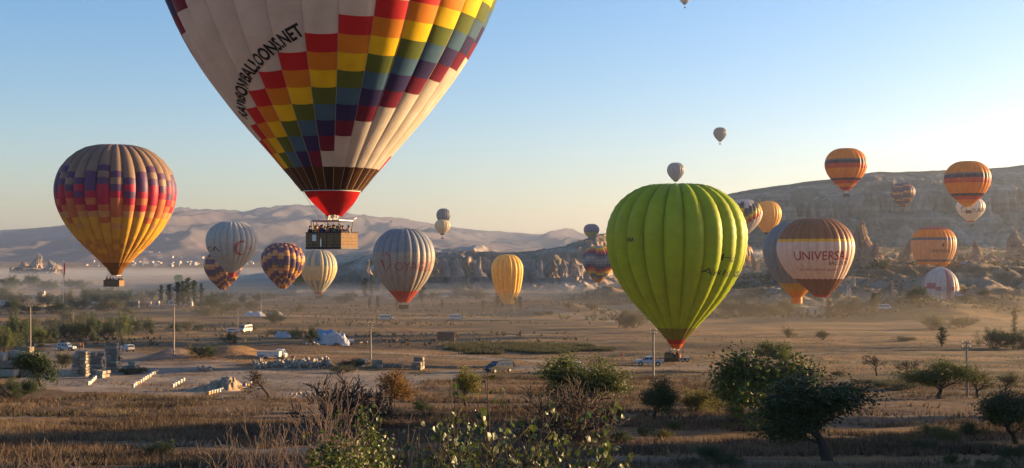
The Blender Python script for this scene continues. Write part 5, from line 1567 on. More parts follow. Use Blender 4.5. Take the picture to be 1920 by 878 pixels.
for ci, (x0, x1, n) in enumerate(cl):
    for i, px in enumerate(sorted(rg.uniform(x0, x1) for _ in range(n))):
        d = rg.uniform(3700, 4900)
        x = pxw(px, d)
        k = rg.choice([0, 0, 1, 2, 3])
        r = empty('village_house', (x, d, far_z(x, d)), rg.uniform(-0.7, 0.7), ['white flat-roofed', 'white tile-roofed', 'tan flat-roofed', 'tan tile-roofed'][k] + ' house, ' + ordinal(i) + ' from the left in the ' + where[ci], 'house', 'houses of the ' + where[ci])
        s = rg.uniform(0.7, 1.5); r.scale = (s * rg.uniform(0.8, 1.5), s, s * rg.uniform(0.7, 1.1))
        link('wall', vm[k][0], r); link('roof', vm[k][1], r)

# ------------------------------------------------------------------ poles, flag, fence
def pole(px, top, bot, label, rad=0.13, arms=1, material='concrete', lean=0.0, group='power poles', d=None):
    p = gp(px, bot) if d is None else at_d(px, d)
    h = CZ - (top - HY) / F * p.y - p.z
    r = empty('power_pole', p, 0, label, 'pole', group)
    MB().path([(0, 0, -0.5), (lean * h * 0.5, 0, h * 0.5), (lean * h, 0, h)], [rad * 1.25, rad * 1.05, rad * 0.8], 8).obj('shaft', M[material], r)
    for i in range(arms):
        z = h - 0.25 - i * 0.55
        MB().box(lean*h-0.55, lean*h+0.55, -0.06, 0.06, z, z + 0.1).obj('crossarm', M['dark_metal'], r)
        for sx in (-0.45, 0.45):
            MB().tube((lean*h+sx, 0, z + 0.1), (lean*h+sx, 0, z + 0.32), 0.05, 0.03, 6).obj('insulator', M['white_board'], r)
    return r
pole(57, 573, 662, 'concrete power pole behind the left stone stacks', 0.16)
pole(137, 587, 640, 'shorter pole at the green hedge', 0.12)
pole(326, 572, 664, 'tall pole beside the earth bank', 0.15)
pole(446, 579, 622, 'pole by the white van on the bank', 0.11, arms=1)
pole(695, 605, 674, 'bright pole with brackets beside the horse paddock', 0.16, arms=3)
pole(1225, 617, 708, 'pole in front of the white pickup', 0.17, arms=2)
pole(1814, 640, 745, 'slightly leaning pole in the right foreground', 0.13, arms=2, lean=-0.018)
pole(165, 555, 582, 'thin far pole left of the white sheds', 0.1, arms=1)
pole(45, 540, 578, 'thin far lamp pole at the left edge trees', 0.1, arms=1)
pole(110, 530, 566, 'thin far pole left of the flag pole', 0.12, arms=0)
pole(490, 545, 588, 'thin far pole in the misty field', 0.12)
pole(965, 562, 592, 'thin far pole under the golden balloon', 0.1)
pole(240, 530, 570, 'thin far pole right of the sunset balloon basket', 0.1)
p = gp(119, 577)
r = empty('flag_pole', p, 0, 'tall white pole flying a long red flag on the left', 'flag pole')
hh = CZ - (487 - HY) / F * p.y - p.z
MB().path([(0, 0, -0.3), (0, 0, hh * 0.5), (0, 0, hh)], [0.16, 0.12, 0.07], 8).obj('shaft', M['white_board'], r)
V = []
for j in range(15):
    for i in range(7):
        u, v = i / 6, j / 14
        V.append((0.12 + u * 1.05 * (0.45 + 0.55 * math.sin(math.pi * min(1, v * 1.0 + 0.12))), 0.35 * math.sin(u * 9 + v * 3) * u, hh - 1.2 - v * 9.0 - u * 0.9))
link('flag', np_mesh('flag', V, grid_faces(15, 7), M['flag_red'], smooth=True), r)
# paddock fence: posts are one thing with their rails
fx = [gp(x, y) for x, y in [(722, 614), (735, 617), (748, 620), (758, 624), (768, 629), (778, 633), (790, 637), (803, 640)]]
fr = empty('paddock_fence', fx[0], 0, 'dark post and rail fence slanting across the horse paddock', 'fence')
for a, b in zip(fx[:-1], fx[1:]):
    n = 3
    for k in range(n):
        q = a.lerp(b, k / n); q.z = gz(q.x, q.y)
        MB().tube(q - fx[0] - Vector((0, 0, 0.2)), q - fx[0] + Vector((0, 0, 1.5)), 0.11, 0.09, 6).obj('post', M['wood'], fr)
    for z in (0.6, 1.2):
        MB().tube(a - fx[0] + Vector((0, 0, z)), b - fx[0] + Vector((0, 0, z)), 0.045, n=5).obj('rail', M['wood'], fr)
# low pale wall along the far left field
wl = [gp(x, y) for x, y in [(0, 578), (60, 576), (110, 573), (160, 573)]]
r = empty('field_wall', wl[0], 0, 'low pale wall along the far left field', 'wall')
for a, b in zip(wl[:-1], wl[1:]):
    d_ = (b - a)
    n = max(2, int(d_.length / 5))
    for k in range(n):
        q = a.lerp(b, (k + 0.5) / n) - wl[0]
        MB().box(-d_.length / n / 2 * 0.985, d_.length / n / 2 * 0.985, -0.2, 0.2, -0.6, 1.0).obj('wall_panel', M['stone'], r, loc=q, rz=math.atan2(d_.y, d_.x))

# ------------------------------------------------------------------ vehicles (x forward, origin on the ground)
def wheel(root, x, y, r, w=0.22):
    s = 1 if y > 0 else -1
    o = MB().tube((x, y - w/2, r), (x, y + w/2, r), r, n=14).obj('wheel', M['rubber'], root)
    MB().tube((x, y + s * (w/2 + 0.002), r), (x, y + s * (w/2 + 0.02), r), r * 0.58, n=10).obj('rim', M['steel'], o)
def shell(profile, half, roof_half, belt):
    """body from a side profile (x, z) with the sides drawn in above the belt line"""
    def hw(z):
        return half if z <= belt else half + (roof_half - half) * min(1, (z - belt) / max(1e-3, max(p[1] for p in profile) - belt))
    n = len(profile)
    V = [(x, -hw(z), z) for x, z in profile] + [(x, hw(z), z) for x, z in profile]
    Fc = [tuple(range(n)), tuple(range(2 * n - 1, n - 1, -1))] + [(i, i + n, (i + 1) % n + n, (i + 1) % n) for i in range(n)]
    return MB().add(V, Fc)
VEH = {
 'rover': dict(p=[(-2.1, .45), (2.2, .45), (2.25, .75), (2.2, 1.08), (1.05, 1.15), (0.62, 1.92), (-1.95, 1.96), (-2.12, 1.75)], half=.86, roof=.74, belt=1.15, wb=(-1.35, 1.45), wr=.42,
   win=[(-1.75, -1.0, 1.3, 1.72, .82), (-0.85, -0.1, 1.2, 1.75, .82), (0.0, 0.62, 1.2, 1.75, .80)], ws=(1.0, 1.2, .66, 1.85), rear=(-2.115, 1.25, -2.05, 1.8), bonnet=1.1),
 'suv': dict(p=[(-2.2, .4), (2.2, .4), (2.3, .7), (2.15, 0.98), (1.1, 1.1), (0.35, 1.68), (-1.9, 1.74), (-2.25, 1.1)], half=.9, roof=.68, belt=1.05, wb=(-1.35, 1.4), wr=.37,
   win=[(-1.85, -1.0, 1.15, 1.55, .86), (-0.9, -0.05, 1.12, 1.58, .86), (0.05, 0.75, 1.12, 1.52, .86)], ws=(1.05, 1.13, .42, 1.62), rear=(-2.23, 1.18, -1.98, 1.62), bonnet=1.0),
 'pickup': dict(p=[(-2.55, .5), (2.45, .45), (2.55, .75), (2.4, 1.02), (1.25, 1.12), (0.5, 1.72), (-0.75, 1.74), (-0.98, 1.1), (-2.58, 1.08)], half=.9, roof=.70, belt=1.08, wb=(-1.6, 1.55), wr=.38,
   win=[(-0.72, -0.1, 1.16, 1.6, .87), (0.0, 0.85, 1.16, 1.56, .87)], ws=(1.18, 1.15, .58, 1.66), rear=(-0.97, 1.14, -0.78, 1.66), bonnet=1.0),
 'van': dict(p=[(-2.35, .35), (2.35, .35), (2.48, .65), (2.35, 0.98), (1.55, 1.22), (0.75, 1.86), (-2.3, 1.92), (-2.45, 1.2)], half=.95, roof=.80, belt=1.15, wb=(-1.5, 1.55), wr=.36,
   win=[(-2.15, -1.15, 1.2, 1.68, .92), (-1.05, 0.0, 1.2, 1.68, .92), (0.1, 1.05, 1.2, 1.66, .92)], ws=(1.52, 1.26, .82, 1.8), rear=(-2.44, 1.25, -2.33, 1.75), bonnet=1.1),
 'minibus': dict(p=[(-3.1, .4), (2.9, .4), (3.0, .7), (2.85, 1.1), (2.2, 1.4), (1.5, 2.45), (-3.05, 2.5), (-3.15, 1.3)], half=1.0, roof=.88, belt=1.35, wb=(-1.9, 2.0), wr=.38,
   win=[(-2.95, -2.0, 1.4, 2.05, .96), (-1.9, -0.9, 1.4, 2.05, .96), (-0.8, 0.25, 1.4, 2.05, .96), (0.4, 1.5, 1.4, 2.05, .96)], ws=(2.17, 1.44, 1.56, 2.36), rear=(-3.14, 1.4, -3.07, 2.2), bonnet=1.3)}
def vehicle(kind, name, pos, heading, paint, label, cat, group='vehicles of the ground crews'):
    v = VEH[kind]
    r = empty(name, pos, heading, label, cat, group)
    shell(v['p'], v['half'], v['roof'], v['belt']).obj('body', M[paint], r)
    zmax = max(q[1] for q in v['p'])
    def hw(z): return v['half'] if z <= v['belt'] else v['half'] + (v['roof'] - v['half']) * min(1, (z - v['belt']) / (zmax - v['belt']))
    for x0, x1, z0, z1, _ in v['win']:
        for s in (-1, 1):
            a, b = s * (hw(z0) + 0.008), s * (hw(z1) + 0.008)
            MB().add([(x0, a, z0), (x1, a, z0), (x1 - 0.10 * (x1 > 0.5), b, z1), (x0, b, z1)], [(0, 1, 2, 3) if s < 0 else (3, 2, 1, 0)]).obj('side_window', M['glass'], r)
    x0, z0, x1, z1 = v['ws']
    MB().add([(x0 + .03, -hw(z0) * .92, z0 + .02), (x0 + .03, hw(z0) * .92, z0 + .02), (x1 + .03, hw(z1) * .9, z1 + .01), (x1 + .03, -hw(z1) * .9, z1 + .01)], [(0, 1, 2, 3)]).obj('windscreen', M['glass'], r)
    x0, z0, x1, z1 = v['rear']
    MB().add([(x0 - .02, -hw(z0) * .85, z0), (x0 - .02, hw(z0) * .85, z0), (x1 - .02, hw(z1) * .85, z1), (x1 - .02, -hw(z1) * .85, z1)], [(3, 2, 1, 0)]).obj('rear_window', M['glass'], r)
    for x in v['wb']:
        for s in (-1, 1):
            wheel(r, x, s * (v['half'] - 0.08), v['wr'])
            MB().tube((x, s * (v['half'] - 0.19), v['wr']), (x, s * (v['half'] + 0.003), v['wr']), v['wr'] * 1.22, n=14).obj('wheel_arch', M['dark_metal'], r)
    xf, xb = max(q[0] for q in v['p']), min(q[0] for q in v['p'])
    MB().box(xf - .12, xf + .08, -v['half'] * .96, v['half'] * .96, .38, .60).obj('front_bumper', M['dark_metal'], r)
    MB().box(xb - .08, xb + .12, -v['half'] * .96, v['half'] * .96, .42, .62).obj('rear_bumper', M['dark_metal'], r)
    for s in (-1, 1):
        MB().box(xf - .18, xf + .015, s * v['half'] * .72 - .17, s * v['half'] * .72 + .17, .72, .90).obj('headlight', M['lamp_clear'], r)
        MB().box(xb - .02, xb + .12, s * v['half'] * .86 - .08, s * v['half'] * .86 + .08, .85, 1.1).obj('tail_light', M['lamp_red'], r)
        MB().box(v['ws'][0] - .25, v['ws'][0] - .05, s * (v['half'] + .10) - .09, s * (v['half'] + .10) + .09, v['belt'] + .08, v['belt'] + .26).obj('mirror', M['dark_metal'], r)
    MB().box(xf - .03, xf + .035, -.4, .4, .66, .9).obj('grille', M['dark_metal'], r)
    return r
o = vehicle('rover', 'off_road_car', gp(124, 658), math.radians(-8), 'car_white', 'boxy white off-roader parked behind the stone yard', 'car')
MB().box(-1.6, 0.3, -0.66, 0.66, 1.99, 2.07).obj('roof_rack', M['dark_metal'], o)
vehicle('suv', 'sport_utility_car', gp(240, 660), math.radians(128), 'car_white', 'white car seen from behind right of the stone stacks', 'car')
pk = vehicle('pickup', 'pickup_truck', gp(1217, 686), math.radians(180 - 6), 'car_white', 'white double-cab pickup towing the balloon trailer', 'pickup')
MB().box(-2.45, -1.05, -0.8, 0.8, 1.04, 1.12).obj('cargo_bed', M['dark_metal'], pk)
MB().tube((-1.1, -0.75, 1.08), (-1.1, -0.75, 1.7), .035).tube((-1.1, 0.75, 1.08), (-1.1, 0.75, 1.7), .035).tube((-1.1, -0.75, 1.7), (-1.1, 0.75, 1.7), .035).obj('roll_bar', M['dark_metal'], pk)
vehicle('van', 'passenger_van', gp(936, 699), math.radians(218), 'car_dark', 'dark grey passenger van at the scrub edge', 'van')
vehicle('suv', 'car', gp(1066, 699), math.radians(170), 'car_white', 'white car mostly hidden behind the leafy round tree', 'car')
vehicle('minibus', 'minibus', gp(725, 601), math.radians(4), 'car_blue', 'pale blue minibus on the road under the Voyager balloon', 'minibus')
vehicle('minibus', 'minibus', gp(856, 600), math.radians(6), 'car_blue', 'pale minibus farther right on the road', 'minibus')
vehicle('minibus', 'minibus', gp(460, 623), math.radians(250), 'car_white', 'white minibus facing us on the earth bank', 'minibus')
vehicle('suv', 'car', gp(437, 625), math.radians(20), 'car_white', 'white car beside the minibus on the bank', 'car')
vehicle('suv', 'car', gp(982, 567), math.radians(10), 'car_white', 'white car in the dust right of the golden balloon', 'car')
vehicle('suv', 'car', gp(1808, 498), math.radians(0), 'car_white', 'white car parked on the ridge right of the landed balloon', 'car')
vehicle('suv', 'car', gp(1798, 562), math.radians(15), 'car_white', 'white car beside the collapsed balloon', 'car')
vehicle('minibus', 'minibus', gp(1660, 582), math.radians(0), 'car_blue', 'pale minibus under the trees below the ridge', 'minibus')
# balloon trailer under the green balloon
tp = Vector((b14.location.x, b14.location.y, 0)); tp.z = gz(tp.x, tp.y)
tr = empty('balloon_trailer', tp, math.radians(-4), 'flat two-axle trailer carrying the green balloon basket', 'trailer')
MB().box(-3.0, 3.0, -1.0, 1.0, 0.55, 0.70).obj('bed', M['dark_metal'], tr)
MB().tube((-3.0, 0, 0.55), (-4.6, 0, 0.5), 0.06).obj('drawbar', M['dark_metal'], tr)
for x in (1.2, 2.0):
    for s in (-1, 1): wheel(tr, x, s * 1.08, 0.36)
for s in (-1, 1): MB().box(0.75, 2.45, s * 1.08 - .14, s * 1.08 + .14, 0.76, 0.80).obj('mudguard', M['steel'], tr)

# ------------------------------------------------------------------ people
def skin_mesh(name, joints, edges, rads, subdiv=1):
    me = bpy.data.meshes.new(name)
    me.from_pydata(joints, edges, [])
    o = bpy.data.objects.new(name, me); COL.objects.link(o)
    sk = o.modifiers.new('skin', 'SKIN'); sk.use_smooth_shade = True
    sv = me.skin_vertices[0].data if len(me.skin_vertices) else None
    if sv is None:
        bm = bmesh.new(); bm.from_mesh(me); bm.verts.layers.skin.verify(); bm.to_mesh(me); bm.free(); sv = me.skin_vertices[0].data
    for i, q in enumerate(rads):
        sv[i].radius = (q, q) if not isinstance(q, tuple) else q
        sv[i].use_root = (i == 0)
    ss = o.modifiers.new('sub', 'SUBSURF'); ss.levels = ss.render_levels = subdiv
    dg = bpy.context.evaluated_depsgraph_get()
    out = bpy.data.meshes.new_from_object(o.evaluated_get(dg))
    out.name = name
    bpy.data.objects.remove(o); bpy.data.meshes.remove(me)
    return out
def body_mesh(pose):
    # pelvis, waist, chest, neck, head base, head top, then limbs
    J = [(0, 0, .95), (0, 0, 1.10), (0, 0, 1.33), (0, 0, 1.47), (0, -.01, 1.56), (0, -.01, 1.70)]
    R = [.15, .135, (.17, .12), .058, (.085, .10), (.075, .09)]
    E = [(0, 1), (1, 2), (2, 3), (3, 4), (4, 5)]
    def chain(start, pts, rad):
        prev = start
        for q, r_ in zip(pts, rad):
            J.append(q); R.append(r_); E.append((prev, len(J) - 1)); prev = len(J) - 1
    arms = {'down': [(.20, 0, 1.40), (.25, .02, 1.14), (.24, -.06, .90), (.24, -.10, .80)], 'up': [(.19, 0, 1.42), (.30, -.12, 1.55), (.24, -.24, 1.80), (.22, -.26, 1.90)],
            'photo': [(.20, 0, 1.38), (.27, -.14, 1.22), (.12, -.32, 1.46), (.06, -.36, 1.52)], 'high': [(.18, 0, 1.43), (.26, 0, 1.72), (.24, -.05, 2.02), (.24, -.05, 2.12)]}
    lp, rp = {'stand': ('down', 'down'), 'wave': ('up', 'down'), 'camera': ('photo', 'photo'), 'reach': ('high', 'down'), 'walk': ('down', 'down'), 'cheer': ('high', 'up')}[pose]
    for s, k in ((-1, lp), (1, rp)):
        chain(2, [(s * x, y, z) for x, y, z in arms[k]], [.065, .05, .038, .035])
    f = .22 if pose == 'walk' else 0.02
    for s in (-1, 1):
        ff = f * s
        chain(0, [(s * .10, 0, .88), (s * .11, -ff * .6 - .02, .50), (s * .11, -ff + (.10 if ff < 0 else 0), .09), (s * .12, -ff - .12 + (.10 if ff < 0 else 0), .04)], [.10, .068, .048, .04])
    me = skin_mesh('person_' + pose, J, E, R)
    for m in ('skin', 'hair', 'car_dark'): me.materials.append(M[m])
    mi = []
    for p_ in me.polygons:
        c = p_.center
        if c.z > 1.50 and abs(c.x) < .12: mi.append(0)
        elif (abs(c.x) > .15 and (c.z < .93 or c.z > 1.84)) or (pose == 'camera' and c.y < -.25): mi.append(0)
        elif c.z < .93: mi.append(2)
        else: mi.append(1)
    me.polygons.foreach_set('material_index', mi)
    return me
POSES = {k: body_mesh(k) for k in ('stand', 'wave', 'camera', 'reach', 'walk', 'cheer')}
hm = MB()
for j in range(5):
    for i in range(10):
        t, a_ = j / 4 * math.pi * 0.58, i / 10 * 6.283
        hm.v.append((0.098 * math.sin(t) * math.cos(a_), 0.018 + 0.112 * math.sin(t) * math.sin(a_), 1.655 + 0.125 * math.cos(t)))
for j in range(4):
    for i in range(10):
        hm.f.append((j * 10 + i, (j + 1) * 10 + i, (j + 1) * 10 + (i + 1) % 10, j * 10 + (i + 1) % 10)); hm.m.append(0)
HAIR = hm.mesh('hair', M['hair'], True)
CLO = {n: mat('cloth_' + n.replace(' ', '_'), c, 0.85, 0.12, 4.0) for n, c in {'black': (.02, .02, .022), 'dark blue': (.03, .045, .09), 'blue': (.07, .15, .30), 'red': (.42, .03, .025), 'maroon': (.15, .03, .03), 'white': (.6, .57, .52), 'grey': (.16, .16, .16), 'tan': (.40, .27, .14), 'orange': (.60, .20, .05), 'green': (.08, .12, .06), 'dark': (.035, .03, .03)}.items()}
def person(pos, rz, pose, top, label, group=None, trousers='dark', scale=1.0):
    o = link('person', POSES[pose], None, pos, rz)
    o.scale = (scale,) * 3
    for i, m_ in enumerate((M['skin'], CLO[top], CLO[trousers])):
        o.material_slots[i].link = 'OBJECT'; o.material_slots[i].material = m_
    tag(o, label, 'person', group)
    link('hair', HAIR, o)
    return o
# aboard the rainbow balloon, left to right
rg = rnd(11)
tops = ['black', 'dark', 'maroon', 'dark', 'orange', 'black', 'maroon', 'grey', 'dark blue', 'dark', 'blue', 'black', 'red', 'grey', 'dark', 'black', 'green', 'blue', 'tan', 'black', 'maroon', 'white']
poses = ['stand', 'reach', 'camera', 'stand', 'reach', 'stand', 'wave', 'camera', 'stand', 'reach', 'stand', 'reach', 'stand', 'camera', 'wave', 'reach', 'stand', 'wave', 'stand', 'camera', 'stand', 'stand']
hw_ = Matrix.Translation(b1.location + Vector((0, 0, bz))) @ Matrix.Rotation(BR, 4, 'Z')
N = len(tops)
for i in range(N):
    lx = -1.82 + 3.64 * i / (N - 1) + (0.12 if i == 1 else 0); ly = [-0.68, 0.1, -0.5, 0.5][i % 4] if i else -0.75
    q = hw_ @ Vector((lx, ly, 0.20))
    person(q, BR + rg.uniform(-0.9, 0.9), poses[i], tops[i], ('passenger in ' + tops[i] + ', ' + ordinal(i) + ' from the left in the rainbow balloon basket') if i not in (0, N - 1) else ('passenger in black standing apart at the left end of the rainbow basket' if i == 0 else 'passenger in white at the right end of the rainbow basket'), 'passengers of the rainbow balloon', scale=rg.uniform(0.93, 1.04))
# aboard the sunset balloon and the green balloon
for i in range(11):
    c = ['dark', 'maroon', 'white', 'black', 'orange', 'blue', 'dark', 'white', 'red', 'black', 'grey'][i]
    q = Vector((pxw(213.5, D2) - 1.5 + 0.3 * i, D2 + (-0.4 if i % 2 else 0.35) + 0.02 * i, CZ + (HY - 536) / F * D2 + 0.08))
    person(q, rg.uniform(-1, 1), rg.choice(['stand', 'camera', 'wave']), c, 'passenger in ' + c + ', ' + ordinal(i) + ' from the left in the sunset balloon basket', 'passengers of the sunset balloon')
gx = b14.location.x + pxw(1262, D14) - sh14.X - 0.1
for i in range(9):
    c = ['black', 'dark', 'maroon', 'grey', 'dark', 'orange', 'black', 'dark blue', 'red'][i]
    person(Vector((gx - 1.1 + 0.27 * i, D14 + (-0.35 if i % 2 else 0.3) - (i - 4) * 0.08, b14.location.z + 0.93)), rg.uniform(-1, 1), rg.choice(['stand', 'wave', 'stand']), c, 'passenger in ' + c + ', ' + ordinal(i) + ' from the left in the green balloon basket', 'passengers of the green balloon')
person(Vector((gx + 2.0, D14 - 0.3, tp.z + 0.71)), 1.4, 'stand', 'black', 'person in black standing on the rear of the trailer', 'ground crew')
person(Vector((gx + 0.2, D14 - 1.4, gz(gx + .2, D14 - 1.4))), 3.0, 'stand', 'dark', 'person in dark clothes in front of the trailer', 'ground crew')
person(Vector((gx + 1.1, D14 - 1.35, gz(gx + 1.1, D14 - 1.35))), 2.6, 'stand', 'orange', 'person in orange leaning at the green basket', 'ground crew')
person(gp(1167, 677), 1.7, 'walk', 'red', 'person in red walking alone left of the pickup', 'ground crew')
person(gp(150, 656), 0.4, 'stand', 'orange', 'person in orange left of the pair by the off-roader', 'people in the stone yard')
person(gp(156, 656), -0.8, 'stand', 'tan', 'person in tan right of the pair by the off-roader', 'people in the stone yard')
person(gp(198, 657), 0.2, 'stand', 'tan', 'person in a tan top alone behind the stone stacks', 'people in the stone yard')

# ------------------------------------------------------------------ horses
def horse_mesh(graze):
    J = [(0, 0, 1.15), (.45, 0, 1.17), (-.55, 0, 1.18), (.75, 0, 1.30)]
    R = [.26, (.25, .27), (.27, .25), .19]
    E = [(0, 1), (0, 2), (1, 3)]
    def ch(s, pts, rad):
        for q, r_ in zip(pts, rad):
            J.append(q); R.append(r_); E.append((s, len(J) - 1)); s = len(J) - 1
    if graze: ch(3, [(1.10, 0, 1.0), (1.30, 0, .55), (1.38, 0, .30), (1.48, 0, .08)], [.14, .11, .11, .07])
    else: ch(3, [(.98, 0, 1.60), (1.12, 0, 1.82), (1.32, 0, 1.72), (1.52, 0, 1.55)], [.14, .11, .11, .07])
    for s in (-1, 1):
        ch(1, [(.52, s * .16, .85), (.54, s * .16, .48), (.50, s * .16, .10), (.56, s * .16, .03)], [.10, .06, .045, .055])
        ch(2, [(-.52, s * .16, .88), (-.70, s * .16, .55), (-.66, s * .16, .10), (-.60, s * .16, .03)], [.13, .07, .045, .055])
    ch(2, [(-.84, 0, 1.22), (-.98, 0, .85), (-.98, 0, .55)], [.05, .06, .03])
    me = skin_mesh('horse', J, E, R)
    me.materials.append(M['horse'])
    return me
HM = [horse_mesh(False), horse_mesh(True)]
mane = [MB().path([(.80, 0, 1.52), (.98, 0, 1.78), (1.12, 0, 1.96)], [.05, .06, .04], 5).mesh('mane', M['mane']), MB().path([(.80, 0, 1.50), (1.12, 0, 1.18), (1.34, 0, .68)], [.05, .06, .04], 5).mesh('mane', M['mane'])]
for i, (px, py, rz, g, lb) in enumerate([(676, 651, 1.2, 1, 'brown horse grazing left of the bright pole'), (688, 650, 1.5, 0, 'brown horse just left of the bright pole'), (721, 646, 2.6, 0, 'brown horse right of the bright pole'), (737, 646, 1.9, 0, 'brown horse left of the touching pair'), (743, 647, 1.3, 0, 'brown horse right of the touching pair'), (757, 651, 0.3, 1, 'low grazing horse in the middle of the paddock'), (764, 646, 2.4, 0, 'brown horse behind the low grazing one'), (812, 645, 0.2, 1, 'brown horse left of the plank shelter'), (852, 644, 1.6, 0, 'brown horse right of the plank shelter')]):
    o = link('horse', HM[g], None, gp(px, py), rz); tag(o, lb, 'horse', 'horses in the paddock'); link('mane', mane[g], o)

# ------------------------------------------------------------------ stone yard
rg = rnd(3)
def slab_mesh(i, L=1.0, W=0.8, H=0.28):
    bm = bmesh.new(); bmesh.ops.create_cube(bm, size=1.0)
    bmesh.ops.scale(bm, vec=(L, W, H), verts=bm.verts)
    bmesh.ops.bevel(bm, geom=bm.edges[:], offset=0.03, segments=1, affect='EDGES')
    q = rnd(i)
    for v in bm.verts: v.co += Vector((q.uniform(-.03, .03), q.uniform(-.03, .03), q.uniform(-.02, .02)))
    me = bpy.data.meshes.new('slab'); bm.to_mesh(me); bm.free(); me.materials.append(M['stone' if i % 3 else 'stone_pale'])
    return me
SL = [slab_mesh(i) for i in range(6)]
def stack(px, py, wpx, hpx, layers, label, cols=2, group='stone stacks in the yard', jitter=0.13):
    p = gp(px, py)
    w, h = wpx / F * p.y, hpx / F * p.y
    r = empty('stone_stack', p, rg.uniform(-.25, -.05), label, 'stone stack', group)
    for j in range(layers):
        for c in range(cols):
            for b_ in range(2):
                if j == layers - 1 and rg.random() < 0.4: continue
                o = link('slab', SL[rg.randrange(6)], r)
                lw, lh = w / cols, h / layers
                o.location = (-w/2 + (c + .5) * lw + rg.uniform(-jitter, jitter), (b_ - .5) * lw * 0.9 + rg.uniform(-jitter, jitter), (j + .5) * lh)
                o.scale = (lw * 0.97, lw * 1.05, lh / 0.28 * rg.uniform(0.80, 0.94))
                o.rotation_euler = (rg.uniform(-.03, .03), rg.uniform(-.03, .03), rg.uniform(-.06, .06))
    return r
stack(6, 706, 20, 44, 3, 'dark stack of big blocks at the left edge', 1)
stack(26, 706, 28, 48, 3, 'stack of three big blocks beside the left edge stack', 1)
stack(52, 690, 28, 42, 3, 'tall block stack behind the leafy yard tree', 1)
stack(58, 706, 26, 24, 2, 'low block stack under the leafy yard tree', 2)
stack(152, 706, 27, 48, 8, 'leftmost of three slab stacks in the yard middle', 2)
stack(183, 703, 25, 42, 6, 'middle of three slab stacks in the yard middle', 2)
stack(213, 699, 24, 56, 10, 'tallest rightmost slab stack with sunlit end', 2, jitter=0.12)
stack(186, 709, 30, 14, 2, 'low pile of slabs before the middle stack', 2)
stack(246, 694, 28, 16, 2, 'low broken pile right of the tallest stack', 2, jitter=0.2)
stack(784, 694, 18, 24, 3, 'square block pillar at the right end of the rubble row', 1, group='cut blocks in the rubble row', jitter=0.03)
stack(710, 690, 20, 15, 2, 'low block pair below the bright pole', 2, group='cut blocks in the rubble row')
stack(678, 688, 16, 14, 2, 'small block heap left of the bright pole', 1, group='cut blocks in the rubble row')
stack(740, 690, 30, 8, 1, 'flat scattered blocks right of the bright pole', 3, group='cut blocks in the rubble row')

def rock_mesh(i):
    bm = bmesh.new(); bmesh.ops.create_icosphere(bm, subdivisions=1, radius=0.5)
    q = rnd(i + 50)
    for v in bm.verts: v.co = Vector((v.co.x * q.uniform(.7, 1.3), v.co.y * q.uniform(.7, 1.3), v.co.z * q.uniform(.6, 1.2)))
    me = bpy.data.meshes.new('rock'); bm.to_mesh(me); bm.free(); me.materials.append(M['stone_pale' if i % 2 else 'stone'])
    return me
RK = [rock_mesh(i) for i in range(8)]
def rubble(name, x0, x1, y0, y1, n, smin, smax, label, cat='rubble', heap=0.8):
    p = gp((x0 + x1) / 2, y1)
    r = empty(name, p, 0, label, cat)
    for i in range(n):
        q = gp(rg.uniform(x0, x1), rg.uniform(y0, y1))
        o = link('rock', RK[rg.randrange(8)], r)
        s = rg.uniform(smin, smax)
        o.location = q - p + Vector((0, 0, s * rg.uniform(0.1, heap)))
        o.scale = (s, s, s * 1.1); o.rotation_euler = (rg.uniform(0, 3), rg.uniform(0, 3), rg.uniform(0, 6))
    return r
rubble('rubble_row', 475, 545, 682, 692, 150, 0.3, 0.85, 'left half of the long row of broken pale rocks', heap=1.1)
rubble('rubble_row', 545, 618, 680, 692, 170, 0.3, 0.95, 'right half of the long row of broken pale rocks', heap=1.2)
rubble('rubble_heap', 372, 398, 692, 698, 30, 0.25, 0.6, 'dark clod heap behind the sand heap', heap=1.0)
rubble('rubble_heap', 610, 660, 684, 690, 36, 0.2, 0.5, 'small stones trailing right from the rock row')
rubble('rubble_heap', 540, 610, 738, 746, 50, 0.15, 0.4, 'scattered debris by the leafless yard tree')
rubble('rubble_heap', 568, 600, 646, 651, 22, 0.4, 0.9, 'debris before the blue tarpaulin')
# sand heap
p = gp(392, 736)
X, Y = np.meshgrid(np.linspace(-1, 1, 70), np.linspace(-1, 1, 40))
hs = 27 / F * p.y
Z = 0.0 * X
for cx_, cy_, w_, d_, k_ in ((0.42, 0.1, 0.50, 0.9, 1.0), (0.22, 0.2, 0.42, 0.8, 0.86), (-0.02, -0.05, 0.42, 0.8, 0.66), (-0.30, -0.1, 0.42, 0.75, 0.46), (-0.6, -0.1, 0.36, 0.7, 0.24)):
    Z = np.maximum(Z, hs * k_ * np.clip(1 - np.sqrt(((X - cx_) / w_) ** 2 + ((Y - cy_) / d_) ** 2 + 0.05) ** 1.1, 0, 1) * 1.2)
Z = Z + ((ridged(X * 9 + Y * 2, Y * 2.0, 6, 4) - .5) * 0.55 + (fbm(X * 12, Y * 8, 5, 3) - .5) * 0.35) * sstep(0.05, 0.6, Z) - 0.10
o = link('sand_heap', np_mesh('sand_heap', np.stack([X * 56 / F * p.y, Y * 4.2, Z], -1).reshape(-1, 3), grid_faces(40, 70)[:, ::-1], M['sand'], smooth=True), None, p + Vector((0, 3.6, 0)))
tag(o, 'sunlit ochre sand heap on the pale yard', 'sand heap')
